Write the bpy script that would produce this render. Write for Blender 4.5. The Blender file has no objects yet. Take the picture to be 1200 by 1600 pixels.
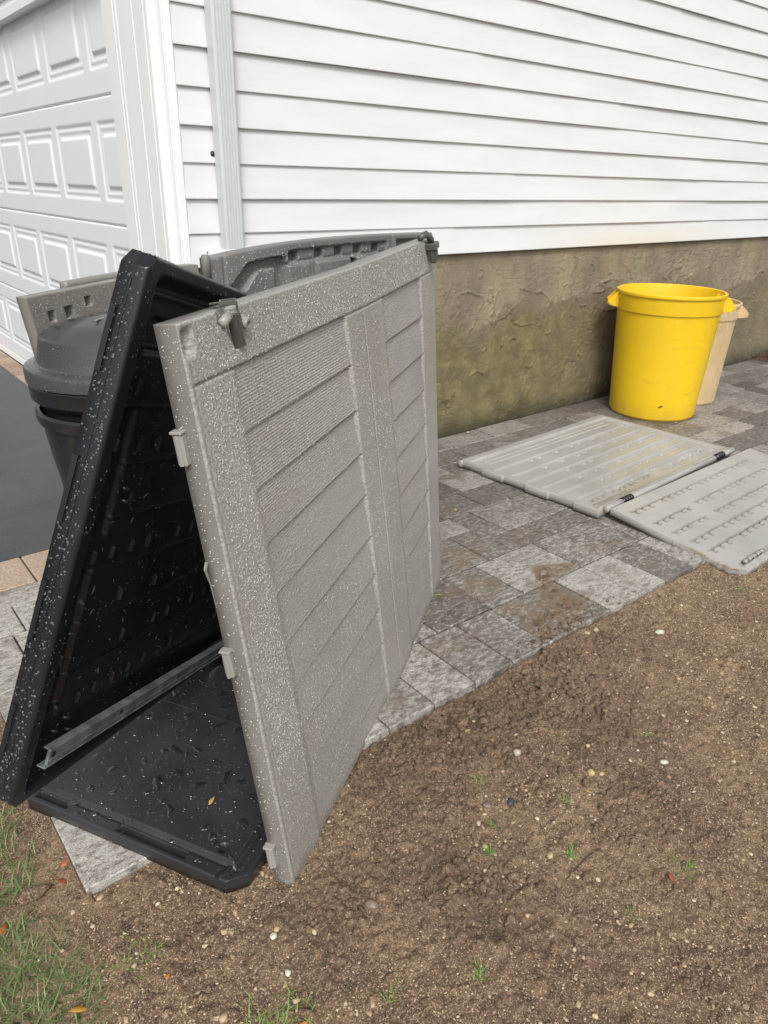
import bpy, math, random
import numpy as np
from mathutils import Vector, Matrix
random.seed(5); rng = np.random.default_rng(5)
S = bpy.context.scene
# ------------------------------------------------------------------ camera
cam_d = bpy.data.cameras.new("camera"); cam = bpy.data.objects.new("camera", cam_d)
S.collection.objects.link(cam); S.camera = cam
yaw, pitch, roll = 0.68285501, 0.42539396, 0.02083486
fw = Vector((math.sin(yaw)*math.cos(pitch), math.cos(yaw)*math.cos(pitch), -math.sin(pitch)))
r0 = Vector((math.cos(yaw), -math.sin(yaw), 0)); u0 = r0.cross(fw)
rr = math.cos(roll)*r0 + math.sin(roll)*u0; uu = -math.sin(roll)*r0 + math.cos(roll)*u0
cam.matrix_world = Matrix(((rr.x, uu.x, -fw.x, 0), (rr.y, uu.y, -fw.y, 0), (rr.z, uu.z, -fw.z, 1.33), (0, 0, 0, 1)))
cam_d.sensor_fit = 'VERTICAL'; cam_d.sensor_height = 24; cam_d.lens = 24*1136.1347/1600
cam_d.clip_start = 0.02; cam_d.clip_end = 500
S.render.resolution_x = 768; S.render.resolution_y = 1024
# ------------------------------------------------------------------ world, sun, exposure
SUN_EL, SUN_AZ = math.radians(47), math.radians(214)      # compass-like angle, from +Y clockwise
W = bpy.data.worlds.new("World"); S.world = W; W.use_nodes = True
nt = W.node_tree; nt.nodes.clear()
sky = nt.nodes.new('ShaderNodeTexSky'); sky.sky_type = 'NISHITA'; sky.sun_disc = False
sky.sun_elevation = SUN_EL; sky.sun_rotation = SUN_AZ; sky.air_density = 1.0; sky.dust_density = 4.0
hs = nt.nodes.new('ShaderNodeHueSaturation'); hs.inputs['Saturation'].default_value = 0.12
bg = nt.nodes.new('ShaderNodeBackground'); bg.inputs['Strength'].default_value = 0.125
wo = nt.nodes.new('ShaderNodeOutputWorld')
nt.links.new(sky.outputs[0], hs.inputs['Color']); nt.links.new(hs.outputs[0], bg.inputs[0]); nt.links.new(bg.outputs[0], wo.inputs[0])
sun_d = bpy.data.lights.new("sun", 'SUN'); sun = bpy.data.objects.new("sun", sun_d); S.collection.objects.link(sun)
sun_d.energy = 1.25; sun_d.angle = math.radians(16); sun_d.color = (1.0, 0.985, 0.96)
sd = Vector((math.sin(SUN_AZ)*math.cos(SUN_EL), math.cos(SUN_AZ)*math.cos(SUN_EL), math.sin(SUN_EL)))
sun.rotation_euler = (-sd).to_track_quat('-Z', 'Y').to_euler(); sun.location = (0, -3, 6)
S.view_settings.view_transform = 'Standard'; S.view_settings.look = 'None'; S.view_settings.gamma = 1
S.view_settings.exposure = 0.47
S.render.engine = 'CYCLES'
# ------------------------------------------------------------------ helpers
def nz(a): a = np.asarray(a, float); return a/np.linalg.norm(a)
class NB:                                                   # small node builder
    def __init__(s, name):
        s.m = bpy.data.materials.new(name); s.m.use_nodes = True; s.t = s.m.node_tree
        s.b = s.t.nodes['Principled BSDF']; s.o = s.t.nodes['Material Output']
    def n(s, ty, **k):
        nd = s.t.nodes.new(ty)
        for a, v in k.items():
            if a.startswith('i_'):
                key = a[2:]; key = int(key) if key.isdigit() else key.replace('_', ' ')
                if hasattr(v, 'is_linked') or isinstance(v, bpy.types.NodeSocket): s.t.links.new(v, nd.inputs[key])
                else: nd.inputs[key].default_value = v
            else: setattr(nd, a, v)
        return nd
    def link(s, a, b): s.t.links.new(a, b)
    def tc(s, out='Object'):
        return s.n('ShaderNodeTexCoord').outputs[out]
    def map(s, vec, scale=(1, 1, 1), loc=(0, 0, 0), rot=(0, 0, 0)):
        return s.n('ShaderNodeMapping', i_Vector=vec, i_Scale=scale, i_Location=loc, i_Rotation=rot).outputs[0]
    def noise(s, vec, scale, detail=4, rough=.55, dist=0.0):
        return s.n('ShaderNodeTexNoise', i_Vector=vec, i_Scale=scale, i_Detail=detail, i_Roughness=rough, i_Distortion=dist).outputs[0]
    def vor(s, vec, scale, feature='F1', out=0):
        return s.n('ShaderNodeTexVoronoi', feature=feature, i_Vector=vec, i_Scale=scale).outputs[out]
    def ramp(s, fac, stops, interp='LINEAR'):
        nd = s.n('ShaderNodeValToRGB', i_Fac=fac); cr = nd.color_ramp; cr.interpolation = interp
        while len(cr.elements) < len(stops): cr.elements.new(0.5)
        for e, (p, c) in zip(cr.elements, stops):
            e.position = p; e.color = (c, c, c, 1) if isinstance(c, (int, float)) else (*c, 1)
        return nd.outputs[0]
    def mix(s, f, a, b, mode='MIX'):
        nd = s.n('ShaderNodeMix', data_type='RGBA', blend_type=mode)
        for i, v in ((0, f), (6, a), (7, b)):
            if isinstance(v, bpy.types.NodeSocket): s.t.links.new(v, nd.inputs[i])
            else: nd.inputs[i].default_value = v if i == 0 else (*v, 1)
        return nd.outputs[2]
    def math(s, op, a, b=0.0, c=None):
        nd = s.n('ShaderNodeMath', operation=op)
        for i, v in enumerate((a, b) if c is None else (a, b, c)):
            if isinstance(v, bpy.types.NodeSocket): s.t.links.new(v, nd.inputs[i])
            else: nd.inputs[i].default_value = v
        return nd.outputs[0]
    def attr(s, name, out=2): return s.n('ShaderNodeAttribute', attribute_name=name).outputs[out]
    def bump(s, h, strength=.5, dist=.002, nrm=None):
        nd = s.n('ShaderNodeBump', i_Height=h, i_Strength=strength, i_Distance=dist)
        if nrm is not None: s.link(nrm, nd.inputs['Normal'])
        return nd.outputs[0]
    def set(s, **k):
        for a, v in k.items():
            key = {'col': 'Base Color', 'rough': 'Roughness', 'nrm': 'Normal', 'metal': 'Metallic', 'spec': 'Specular IOR Level',
                   'trans': 'Transmission Weight', 'ior': 'IOR', 'coat': 'Coat Weight', 'coatr': 'Coat Roughness', 'sss': 'Subsurface Weight'}[a]
            if isinstance(v, bpy.types.NodeSocket): s.link(v, s.b.inputs[key])
            else: s.b.inputs[key].default_value = (*v, 1) if isinstance(v, tuple) else v
        return s.m
ORG = {}
def link(o): S.collection.objects.link(o); return o
def meta(o, label=None, cat=None, group=None, kind=None):
    for k, v in (('label', label), ('category', cat), ('group', group), ('kind', kind)):
        if v: o[k] = v
    return o
def empty(name, loc, label, cat, group=None, kind=None):
    o = link(bpy.data.objects.new(name, None)); o.location = loc; o.empty_display_size = .1
    ORG[o.name] = np.array(loc, float); return meta(o, label, cat, group, kind)
def mesh(name, V, F, mat, parent=None, org=None, smooth=True, uv=None, attrs=None, mi=None, mats=None, sharp=0):
    """world-space vertices; origin = parent's origin or org"""
    V = np.asarray(V, float)
    if parent is not None: og = ORG[parent.name]
    else: og = np.array(org if org is not None else (V[:, 0].mean(), V[:, 1].mean(), V[:, 2].min()), float)
    me = bpy.data.meshes.new(name)
    me.from_pydata((V-og).tolist(), [], F if isinstance(F, list) else F.tolist())
    for m_ in (mats or [mat]): me.materials.append(m_)
    if mi is not None: me.polygons.foreach_set('material_index', np.asarray(mi, np.int32))
    if smooth: me.polygons.foreach_set('use_smooth', np.ones(len(me.polygons), bool))
    if uv is not None:
        l = me.uv_layers.new(name='UVMap'); idx = np.empty(len(me.loops), np.int32); me.loops.foreach_get('vertex_index', idx)
        l.data.foreach_set('uv', np.asarray(uv, np.float32)[idx].ravel())
    for k, a in (attrs or {}).items():
        at = me.attributes.new(k, 'FLOAT', 'POINT'); at.data.foreach_set('value', np.asarray(a, np.float32))
    me.update()
    if sharp: me.set_sharp_from_angle(angle=math.radians(sharp))
    o = link(bpy.data.objects.new(name, me)); ORG[o.name] = og
    if parent is not None: o.parent = parent
    else: o.location = og
    return o
class MB:                                                   # collects several pieces into one mesh
    def __init__(s): s.V = []; s.F = []; s.n = 0; s.A = []
    def add(s, V, F, a=0.0):
        V = np.asarray(V, float); s.V.append(V); s.F += [tuple(int(i)+s.n for i in f) for f in F]; s.n += len(V); s.A += [a]*len(V); return s
    def box(s, lo, hi, a=0.0, fr=None, bev=0.0):
        lo = np.array(lo, float); hi = np.array(hi, float)
        if bev > 0:
            V = []; b = min(bev, *(abs(hi-lo)/2.01))
            for sx in (0, 1):
                for sy in (0, 1):
                    for sz in (0, 1):
                        c = np.where([sx, sy, sz], hi, lo); d = np.where([sx, sy, sz], -b, b)
                        for k in range(3):
                            p = c.copy()
                            for j in range(3):
                                if j != k: p[j] += d[j]
                            V.append(p)
            # faces via convex structure: index(corner,k) = corner*3+k
            def I(x, y, z, k): return (x*4+y*2+z)*3+k
            F = []
            for x in (0, 1): q = [I(x, 0, 0, 0), I(x, 1, 0, 0), I(x, 1, 1, 0), I(x, 0, 1, 0)]; F.append(q if x else q[::-1])
            for y in (0, 1): q = [I(0, y, 0, 1), I(0, y, 1, 1), I(1, y, 1, 1), I(1, y, 0, 1)]; F.append(q if y else q[::-1])
            for z in (0, 1): q = [I(0, 0, z, 2), I(1, 0, z, 2), I(1, 1, z, 2), I(0, 1, z, 2)]; F.append(q if z else q[::-1])
            def fix(q):
                P = [np.array(V[i]) for i in q]; n = np.cross(P[1]-P[0], P[2]-P[0]); c = sum(P)/len(P)-(lo+hi)/2
                return q if n@c > 0 else q[::-1]
            for y in (0, 1):
                for z in (0, 1): F.append(fix([I(0, y, z, 1), I(1, y, z, 1), I(1, y, z, 2), I(0, y, z, 2)]))
            for x in (0, 1):
                for z in (0, 1): F.append(fix([I(x, 0, z, 0), I(x, 1, z, 0), I(x, 1, z, 2), I(x, 0, z, 2)]))
            for x in (0, 1):
                for y in (0, 1): F.append(fix([I(x, y, 0, 0), I(x, y, 1, 0), I(x, y, 1, 1), I(x, y, 0, 1)]))
            for x in (0, 1):
                for y in (0, 1):
                    for z in (0, 1): F.append(fix([I(x, y, z, 0), I(x, y, z, 1), I(x, y, z, 2)]))
            V = np.array(V)
        else:
            V = np.array([[(lo, hi)[i >> 2 & 1][0], (lo, hi)[i >> 1 & 1][1], (lo, hi)[i & 1][2]] for i in range(8)])
            F = [(0, 1, 3, 2), (4, 6, 7, 5), (0, 4, 5, 1), (2, 3, 7, 6), (0, 2, 6, 4), (1, 5, 7, 3)]
        if fr is not None: V = fr(V)
        return s.add(V, F, a)
    def tube(s, pts, r, seg=10, a=0.0, cap=True):
        pts = [np.array(p, float) for p in pts]; n = len(pts); rs = r if hasattr(r, '__len__') else [r]*n
        V = []; up = None
        for i, p in enumerate(pts):
            d = nz(pts[min(i+1, n-1)]-pts[max(i-1, 0)])
            if up is None: up = np.cross(d, [0, 0, 1]); up = nz(up) if np.linalg.norm(up) > .05 else nz(np.cross(d, [0, 1, 0]))
            up = nz(up-d*(up@d)); w = np.cross(d, up)
            for k in range(seg):
                t = 2*math.pi*k/seg; V.append(p+rs[i]*(math.cos(t)*up+math.sin(t)*w))
        F = [(i*seg+k, i*seg+(k+1) % seg, (i+1)*seg+(k+1) % seg, (i+1)*seg+k) for i in range(n-1) for k in range(seg)]
        if cap: F += [tuple(range(seg))[::-1], tuple((n-1)*seg+k for k in range(seg))]
        return s.add(V, F, a)
    def build(s, name, mat, parent=None, org=None, smooth=False, **k):
        return mesh(name, np.vstack(s.V), s.F, mat, parent, org, smooth, attrs={'tone': s.A}, **k)
RT = {}
def vnoise(x, y, seed=0):                                    # value noise on arrays
    if seed not in RT: RT[seed] = np.random.default_rng(seed).random((256, 256))
    r = RT[seed]; xi = np.floor(x).astype(int); yi = np.floor(y).astype(int)
    fx = x-xi; fy = y-yi; fx = fx*fx*(3-2*fx); fy = fy*fy*(3-2*fy); a, b, c, d = xi & 255, yi & 255, (xi+1) & 255, (yi+1) & 255
    return (r[a, b]*(1-fx)+r[c, b]*fx)*(1-fy)+(r[a, d]*(1-fx)+r[c, d]*fx)*fy
def fbm(x, y, octv=4, seed=0, gain=.5):
    s_ = 0; amp = 1; tot = 0
    for k in range(octv): s_ = s_+amp*vnoise(x*2**k+17.3*k, y*2**k+5.1*k, seed+k); tot += amp; amp *= gain
    return s_/tot*2-1
def ss(a, b, x): t = np.clip((x-a)/(b-a), 0, 1); return t*t*(3-2*t)
def rect(U, V, u0, u1, v0, v1, s_=.003): return ss(u0-s_/2, u0+s_/2, U)*(1-ss(u1-s_/2, u1+s_/2, U))*ss(v0-s_/2, v0+s_/2, V)*(1-ss(v1-s_/2, v1+s_/2, V))
def edge_round(U, V, w, h, r):
    d = np.minimum(np.minimum(U-U.min(), U.max()-U), np.minimum(V-V.min(), V.max()-V)); t = np.clip((r-d)/r, 0, 1)
    return -r*(1-np.sqrt(np.clip(1-t*t, 0, 1)))
def relief(name, u, v, Hf, mapf, thick, mat, parent=None, org=None, attrs=None, er=.006, side=None):
    U, V = np.meshgrid(u, v, indexing='ij'); Hh = Hf(U, V)+edge_round(U, V, 0, 0, er)
    nu, nv = len(u), len(v)
    top = mapf(U.ravel(), V.ravel(), Hh.ravel())
    idx = np.arange(nu*nv).reshape(nu, nv)
    F = np.stack([idx[:-1, :-1], idx[1:, :-1], idx[1:, 1:], idx[:-1, 1:]], -1).reshape(-1, 4).tolist()
    ring = list(idx[:, 0])+list(idx[-1, 1:])+list(idx[-2::-1, -1])+list(idx[0, -2:0:-1])
    uf, vf = U.ravel()[ring], V.ravel()[ring]
    mid = mapf(uf, vf, np.full(len(ring), -thick*.5)); bot = mapf(uf, vf, np.full(len(ring), -thick))
    n0 = nu*nv; L = len(ring)
    for i in range(L):
        j = (i+1) % L
        F.append((ring[j], ring[i], n0+i, n0+j)); F.append((n0+j, n0+i, n0+L+i, n0+L+j))
    F.append(tuple(n0+L+i for i in range(L))[::-1])
    UV = np.vstack([np.stack([U.ravel(), V.ravel()], 1), np.stack([uf, vf], 1), np.stack([uf, vf], 1)])
    at = {}
    for k, f in (attrs or {}).items():
        a = f(U, V).ravel() if callable(f) else f
        at[k] = np.concatenate([a, np.zeros(2*L)])
    mi = np.zeros(len(F), np.int32); mi[(nu-1)*(nv-1):] = 1 if side else 0
    return mesh(name, np.vstack([top, mid, bot]), F, mat, parent, org, True, uv=UV, attrs=at, mats=[mat, side] if side else None, mi=mi)
def plane_map(O, eu, ev, nn=None):
    O = np.array(O, float); eu = np.array(eu, float); ev = np.array(ev, float); nn = nz(np.cross(eu, ev)) if nn is None else np.array(nn, float)
    return lambda u, v, w: O+np.outer(u, eu)+np.outer(v, ev)+np.outer(w, nn)
def lathe(prof, C, seg=64, oval=None, a0=0.0):
    V = []; F = []; n = len(prof)
    for k in range(seg):
        t = 2*math.pi*k/seg+a0
        for (r, z) in prof: V.append((C[0]+r*math.cos(t), C[1]+r*math.sin(t), C[2]+z))
    for k in range(seg):
        for i in range(n-1):
            a = k*n+i; b = ((k+1) % seg)*n+i
            if prof[i][0] < 1e-6: F.append((a, b+1, a+1))
            elif prof[i+1][0] < 1e-6: F.append((a, b, a+1))
            else: F.append((a, b, b+1, a+1))
    return np.array(V), F
def drops(name, P, N, R, mat, parent, seg=6, flat=.55, wob=0.0, elong=None):
    """little domes of water on a surface: positions, normals, radii -> one mesh"""
    n = len(P); N = N/np.linalg.norm(N, axis=1, keepdims=True)
    A = np.cross(N, rng.normal(size=(n, 3))); A /= np.linalg.norm(A, axis=1, keepdims=True); B = np.cross(N, A)
    t = np.arange(seg)*2*np.pi/seg; c, s_ = np.cos(t), np.sin(t); ph = rng.random((n, 3))*6.28
    el = np.ones(n) if elong is None else elong
    wb = 1+wob*(.5*np.sin(2*t+ph[:, :1])+.35*np.sin(3*t+ph[:, 1:2])+.25*np.sin(5*t+ph[:, 2:]))
    ring = lambda k, h: P[:, None, :]+(R[:, None]*k*wb*c)[..., None]*A[:, None, :]*el[:, None, None]+(R[:, None]*k*wb*s_)[..., None]*B[:, None, :]+(h*R)[:, None, None]*N[:, None, :]
    V = np.concatenate([ring(1, -.05), ring(.72, flat*.7), (P+N*(R*flat)[:, None])[:, None, :]], 1).reshape(-1, 3)
    m = 2*seg+1; base = (np.arange(n)*m)[:, None]; k = np.arange(seg); k2 = (k+1) % seg
    Q = np.stack([base+k, base+k2, base+seg+k2, base+seg+k], -1).reshape(-1, 4)
    T = np.stack([base+seg+k, base+seg+k2, np.broadcast_to(base+2*seg, (n, seg))], -1).reshape(-1, 3)
    o = mesh(name, V, Q.tolist()+T.tolist(), mat, parent); return meta(o, kind='stuff')
# ------------------------------------------------------------------ materials
def m_simple(name, col, rough=.5, **k): return NB(name).set(col=col, rough=rough, **k)
def m_siding():
    b = NB('white_vinyl'); t = b.tc(); n1 = b.noise(b.map(t, (1, 1, 6)), 2.0, 4); n2 = b.noise(b.map(t, (3, 60, 300)), 3, 3)
    c = b.mix(b.ramp(n1, [(.35, 0), (.75, 1)]), (.735, .74, .738), (.68, .682, .673))
    z = b.n('ShaderNodeSeparateXYZ', i_0=t).outputs
    # yellowed stain low down on the first course
    st = b.math('MULTIPLY', b.ramp(b.n('ShaderNodeMapRange', i_0=z[2], i_1=.99, i_2=1.12).outputs[0], [(.0, 1), (1.0, 1), (1.09, 0)] if False else [(0, 1), (1, 0)]), b.ramp(b.n('ShaderNodeMapRange', i_0=z[0], i_1=2.0, i_2=4.4).outputs[0], [(0, 0), (.35, .5), (.6, .5), (1, 0)]))
    c = b.mix(st, c, (.66, .57, .36))
    return b.set(col=c, rough=.42, nrm=b.bump(b.math('ADD', n2, b.noise(t, 5, 2)), .12, .004))
def m_door():
    b = NB('white_door_paint'); t = b.tc(); n = b.noise(b.map(t, (1, 8, 90)), 9, 3)
    return b.set(col=b.mix(b.noise(t, 1.3, 3), (.80, .82, .835), (.85, .865, .87)), rough=.38, nrm=b.bump(n, .08, .002))
def m_trim():
    b = NB('white_trim'); t = b.tc(); return b.set(col=b.mix(b.noise(b.map(t, (3, 3, .6)), 3, 4), (.89, .89, .88), (.82, .825, .815)), rough=.45, nrm=b.bump(b.noise(b.map(t, (40, 40, 2)), 6, 2), .05, .002))
def m_downspout():
    b = NB('downspout_paint'); t = b.tc(); return b.set(col=b.mix(b.noise(b.map(t, (6, 6, 1)), 3, 4), (.60, .615, .61), (.54, .555, .55)), rough=.45)
def m_stucco():
    b = NB('mossy_stucco'); t = b.tc(); s = b.n('ShaderNodeSeparateXYZ', i_0=t).outputs
    base = b.mix(b.ramp(b.noise(b.map(t, (1, 1, .35)), 2.2, 6, .65), [(.3, 0), (.7, 1)]), (.16, .13, .085), (.24, .20, .135))
    topc = b.mix(b.ramp(b.noise(b.map(t, (1, 1, .45)), 3.5, 6, .65), [(.38, 0), (.66, 1)]), (.20, .165, .115), (.33, .27, .175))
    gz = b.math('ADD', s[2], b.math('MULTIPLY', b.noise(b.map(t, (.9, 1, .5)), 2.1, 5, .6), .6))
    base = b.mix(b.ramp(gz, [(.98, 0), (1.22, 1)]), base, topc)
    xn = b.n('ShaderNodeMapRange', i_0=s[0], i_1=-2.0, i_2=5.0).outputs[0]
    gx = b.ramp(xn, [(0, 1), (.60, .95), (.70, .45), (.9, .4)])
    al = b.math('MULTIPLY', b.math('MULTIPLY', gx, b.ramp(gz, [(.84, 1), (1.26, 0)])), b.ramp(b.noise(t, 4.5, 6, .7), [(.28, .6), (.5, 1)]))
    c = b.mix(al, base, b.mix(b.ramp(b.noise(t, 9, 5), [(.35, 0), (.65, 1)]), (.125, .105, .045), (.225, .19, .088)))
    wet = b.math('MULTIPLY', b.ramp(b.math('ADD', s[2], b.math('MULTIPLY', b.noise(b.map(t, (1, 1, .6)), 5, 5), .16)), [(.07, 1), (.2, 0)]), .9)
    c = b.mix(wet, c, (.045, .042, .022))
    c = b.mix(b.ramp(b.noise(b.map(t, (1.2, 1, 8)), 11, 4), [(.56, 0), (.72, .45)]), c, (.10, .085, .06))
    c = b.mix(b.ramp(b.vor(t, 130), [(.0, .35), (.1, 0)]), c, (.5, .47, .38))
    return b.set(col=c, rough=.8, nrm=b.bump(b.math('ADD', b.noise(b.map(t, (1, 1, 1.2)), 110, 6, .8), b.math('MULTIPLY', b.ramp(b.vor(b.map(t, (1, 1, 1.3)), 5.5, 'DISTANCE_TO_EDGE'), [(0, 0), (.012, 1)]), .5)), .9, .005))
def m_paver():
    b = NB('mottled_pavers'); t = b.tc(); tn = b.attr('tone')
    st = b.map(t, (1, 2.4, 1)); a1 = b.noise(st, 8.5, 8, .76, .5); a2 = b.noise(b.map(t, (1, 2.0, 1), (3, 1, 0)), 34, 7, .82, .2); a3 = b.noise(t, 1.6, 3)
    off = b.math('ADD', a1, b.math('MULTIPLY', b.math('SUBTRACT', tn, .5), .32))
    c = b.ramp(off, [(.30, (.085, .077, .072)), (.45, (.150, .138, .127)), (.58, (.235, .222, .206)), (.75, (.41, .40, .38))])
    c = b.mix(b.ramp(b.math('ADD', a2, b.math('MULTIPLY', tn, .12)), [(.53, 0), (.68, .85)]), c, (.58, .57, .55))
    c = b.mix(b.ramp(a2, [(.32, .7), (.47, 0)]), c, (.065, .058, .052))
    c = b.mix(b.ramp(b.noise(b.map(t, (1, 1.6, 1), (9, 4, 0)), 4.8, 6, .7), [(.50, 0), (.68, .7)]), c, (.15, .112, .072))
    c = b.mix(b.ramp(a3, [(.45, 0), (.7, .35)]), c, (.09, .08, .075))
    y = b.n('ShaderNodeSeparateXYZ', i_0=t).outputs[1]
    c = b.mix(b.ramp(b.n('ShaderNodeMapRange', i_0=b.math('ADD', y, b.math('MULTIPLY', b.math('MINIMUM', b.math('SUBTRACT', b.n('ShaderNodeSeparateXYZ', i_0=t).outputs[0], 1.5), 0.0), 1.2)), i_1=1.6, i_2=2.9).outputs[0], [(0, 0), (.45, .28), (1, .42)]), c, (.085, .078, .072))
    c = b.mix(b.ramp(b.noise(t, 240, 4, .75), [(.38, .6), (.5, 0)]), c, (.05, .045, .04))
    mud = b.attr('mud'); c = b.mix(b.math('MULTIPLY', mud, b.ramp(b.noise(t, 34, 7, .8), [(.42, .18), (.53, .95)])), c, (.165, .115, .07))
    c = b.mix(1.0, c, (1.0, .965, .91), 'MULTIPLY'); r = b.ramp(a1, [(.3, .36), (.7, .62)])
    h = b.math('ADD', b.noise(t, 45, 7, .7), b.math('MULTIPLY', b.noise(t, 300, 3, .6), .35))
    return b.set(col=c, rough=r, nrm=b.bump(h, .7, .004), spec=.45)
def m_border():
    b = NB('tan_border_pavers'); t = b.tc(); tn = b.attr('tone')
    c = b.ramp(b.noise(t, 120, 4, .7), [(.3, (.26, .19, .13)), (.5, (.46, .37, .27)), (.68, (.66, .58, .48))])
    c = b.mix(b.math('MULTIPLY', tn, .5), c, (.28, .17, .11))
    return b.set(col=c, rough=.7, nrm=b.bump(b.noise(t, 160, 5), .5, .003))
def m_brick():
    b = NB('brown_apron_pavers'); t = b.tc(); tn = b.attr('tone')
    c = b.mix(tn, (.22, .14, .09), (.33, .25, .18)); c = b.mix(b.ramp(b.noise(t, 60, 5), [(.4, 0), (.7, .5)]), c, (.45, .38, .3))
    return b.set(col=c, rough=.7, nrm=b.bump(b.noise(t, 120, 4), .4, .003))
def m_asphalt():
    b = NB('wet_asphalt'); t = b.tc(); n = b.noise(b.map(t, (1, 1.5, 1)), 2.2, 5, .6); v = b.noise(t, 95, 6, .9)
    c = b.mix(b.ramp(n, [(.35, 0), (.7, 1)]), (.045, .046, .049), (.095, .096, .099)); c = b.mix(b.ramp(v, [(.5, 0), (.62, .55)]), c, (.17, .17, .175))
    return b.set(col=c, rough=b.ramp(n, [(.3, .33), (.7, .6)]), nrm=b.bump(v, .9, .008))
def m_soil():
    b = NB('sandy_soil'); t = b.tc(); dk = b.attr('dark')
    n1 = b.noise(t, 2.2, 6, .6, .8); n2 = b.noise(t, 38, 6, .75); n3 = b.noise(t, 170, 4, .75); n4 = b.noise(t, 9, 5, .7)
    c = b.mix(b.ramp(n1, [(.35, 0), (.65, 1)]), (.185, .112, .066), (.315, .207, .126))
    c = b.mix(b.ramp(n4, [(.35, .7), (.56, 0)]), c, (.088, .050, .029))
    c = b.mix(b.ramp(n2, [(.36, .85), (.5, 0)]), c, (.055, .034, .02)); c = b.mix(b.ramp(b.noise(t, 95, 5, .8), [(.36, .8), (.48, 0)]), c, (.045, .028, .017))
    c = b.mix(b.ramp(n3, [(.53, 0), (.64, .85)]), c, (.46, .34, .21))
    c = b.mix(b.ramp(b.noise(t, 330, 2, .6), [(.58, 0), (.68, .9)]), c, (.62, .50, .34))
    c = b.mix(b.math('MULTIPLY', dk, b.ramp(n4, [(.3, .85), (.6, .5)])), c, b.mix(n2, (.05, .032, .021), (.115, .077, .05)))
    r = b.ramp(b.math('SUBTRACT', n1, b.math('MULTIPLY', dk, .3)), [(.2, .46), (.6, .8)])
    h = b.math('ADD', n2, b.math('MULTIPLY', n3, .6))
    return b.set(col=c, rough=r, nrm=b.bump(h, 1.0, .009), spec=.4)
def m_grey_front():
    b = NB('grey_textured_resin'); uv = b.tc('UV'); t = b.tc(); pk = b.attr('plank'); rail = b.attr('rail')
    s = b.n('ShaderNodeSeparateXYZ', i_0=uv).outputs
    wob = b.math('MULTIPLY', b.noise(b.map(uv, (2, 14, 1)), 3, 3), .0022)
    rib = b.math('SINE', b.math('MULTIPLY', b.math('ADD', s[1], wob), 2*math.pi/.0058))
    rib = b.math('MULTIPLY', b.math('MULTIPLY', rib, pk), b.ramp(b.noise(uv, 60, 3), [(.3, .5), (.6, 1)]))
    stip = b.noise(uv, 190, 4, .65); st2 = b.noise(b.map(uv, (1, 1.4, 1)), 260, 2)
    h = b.math('ADD', b.math('MULTIPLY', rib, .42), b.math('MULTIPLY', stip, b.math('MULTIPLY_ADD', rail, 1.3, .6)))
    n1 = b.noise(uv, 3.2, 6, .6)
    c = b.mix(b.ramp(n1, [(.32, 0), (.68, 1)]), (.315, .303, .279), (.380, .368, .341))
    c = b.mix(b.ramp(s[1], [(0.0, .5), (.45, 0)]), c, (.30, .285, .245))
    c = b.mix(b.ramp(b.noise(b.map(uv, (1, 1, 1), (5, 2, 0)), 4.5, 4), [(.58, 0), (.76, .35)]), c, (.40, .335, .295))
    c = b.mix(b.ramp(b.noise(b.map(uv, (28, 1.5, 1)), 2, 4), [(.5, 0), (.8, .35)]), c, (.42, .40, .35))
    c = b.mix(b.ramp(stip, [(.40, .55), (.52, 0)]), c, (.14, .128, .11)); c = b.mix(b.ramp(stip, [(.54, 0), (.68, .6)]), c, (.52, .51, .48))
    c = b.mix(b.ramp(s[2] if False else b.attr('muck_shade'), [(0, 0), (1, .8)]), c, (.12, .085, .055))
    return b.set(col=c, rough=.42, nrm=b.bump(h, .55, .0022))
def m_grey_plain(name, c1, c2, rough=.42, bs=120, muck_shade=(.25, .2, .13)):
    b = NB(name); t = b.tc(); uv = b.tc('UV')
    c = b.mix(b.ramp(b.noise(t, 3.5, 6, .6), [(.35, 0), (.65, 1)]), c1, c2)
    c = b.mix(b.attr('muck_shade'), c, muck_shade)
    return b.set(col=c, rough=rough, nrm=b.bump(b.noise(t, bs, 3), .12, .002))
def m_black(name='black_resin', col=(.0105, .011, .013), r0=.22, r1=.42, bump=.25):
    b = NB(name); t = b.tc(); n = b.noise(t, 5, 5, .6)
    c = b.mix(b.ramp(b.noise(t, 3, 6), [(.45, 0), (.8, 1)]), col, tuple(x*2.1 for x in col))
    return b.set(col=c, rough=b.ramp(n, [(.3, r0), (.7, r1)]), nrm=b.bump(b.noise(t, 330, 3), bump, .0012), spec=.45)
def m_water(name, col, tr=.75):
    b = NB(name); return b.set(col=col, rough=.03, trans=tr, ior=1.33, spec=.6)
def m_galv():
    b = NB('galvanised_steel'); t = b.tc(); v = b.vor(t, 60, out=1)
    c = b.mix(b.ramp(b.noise(t, 25, 5), [(.35, 0), (.65, 1)]), (.12, .135, .145), (.27, .295, .30))
    return b.set(col=c, rough=.42, metal=.25, nrm=b.bump(b.noise(t, 90, 3), .2, .001))
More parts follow.
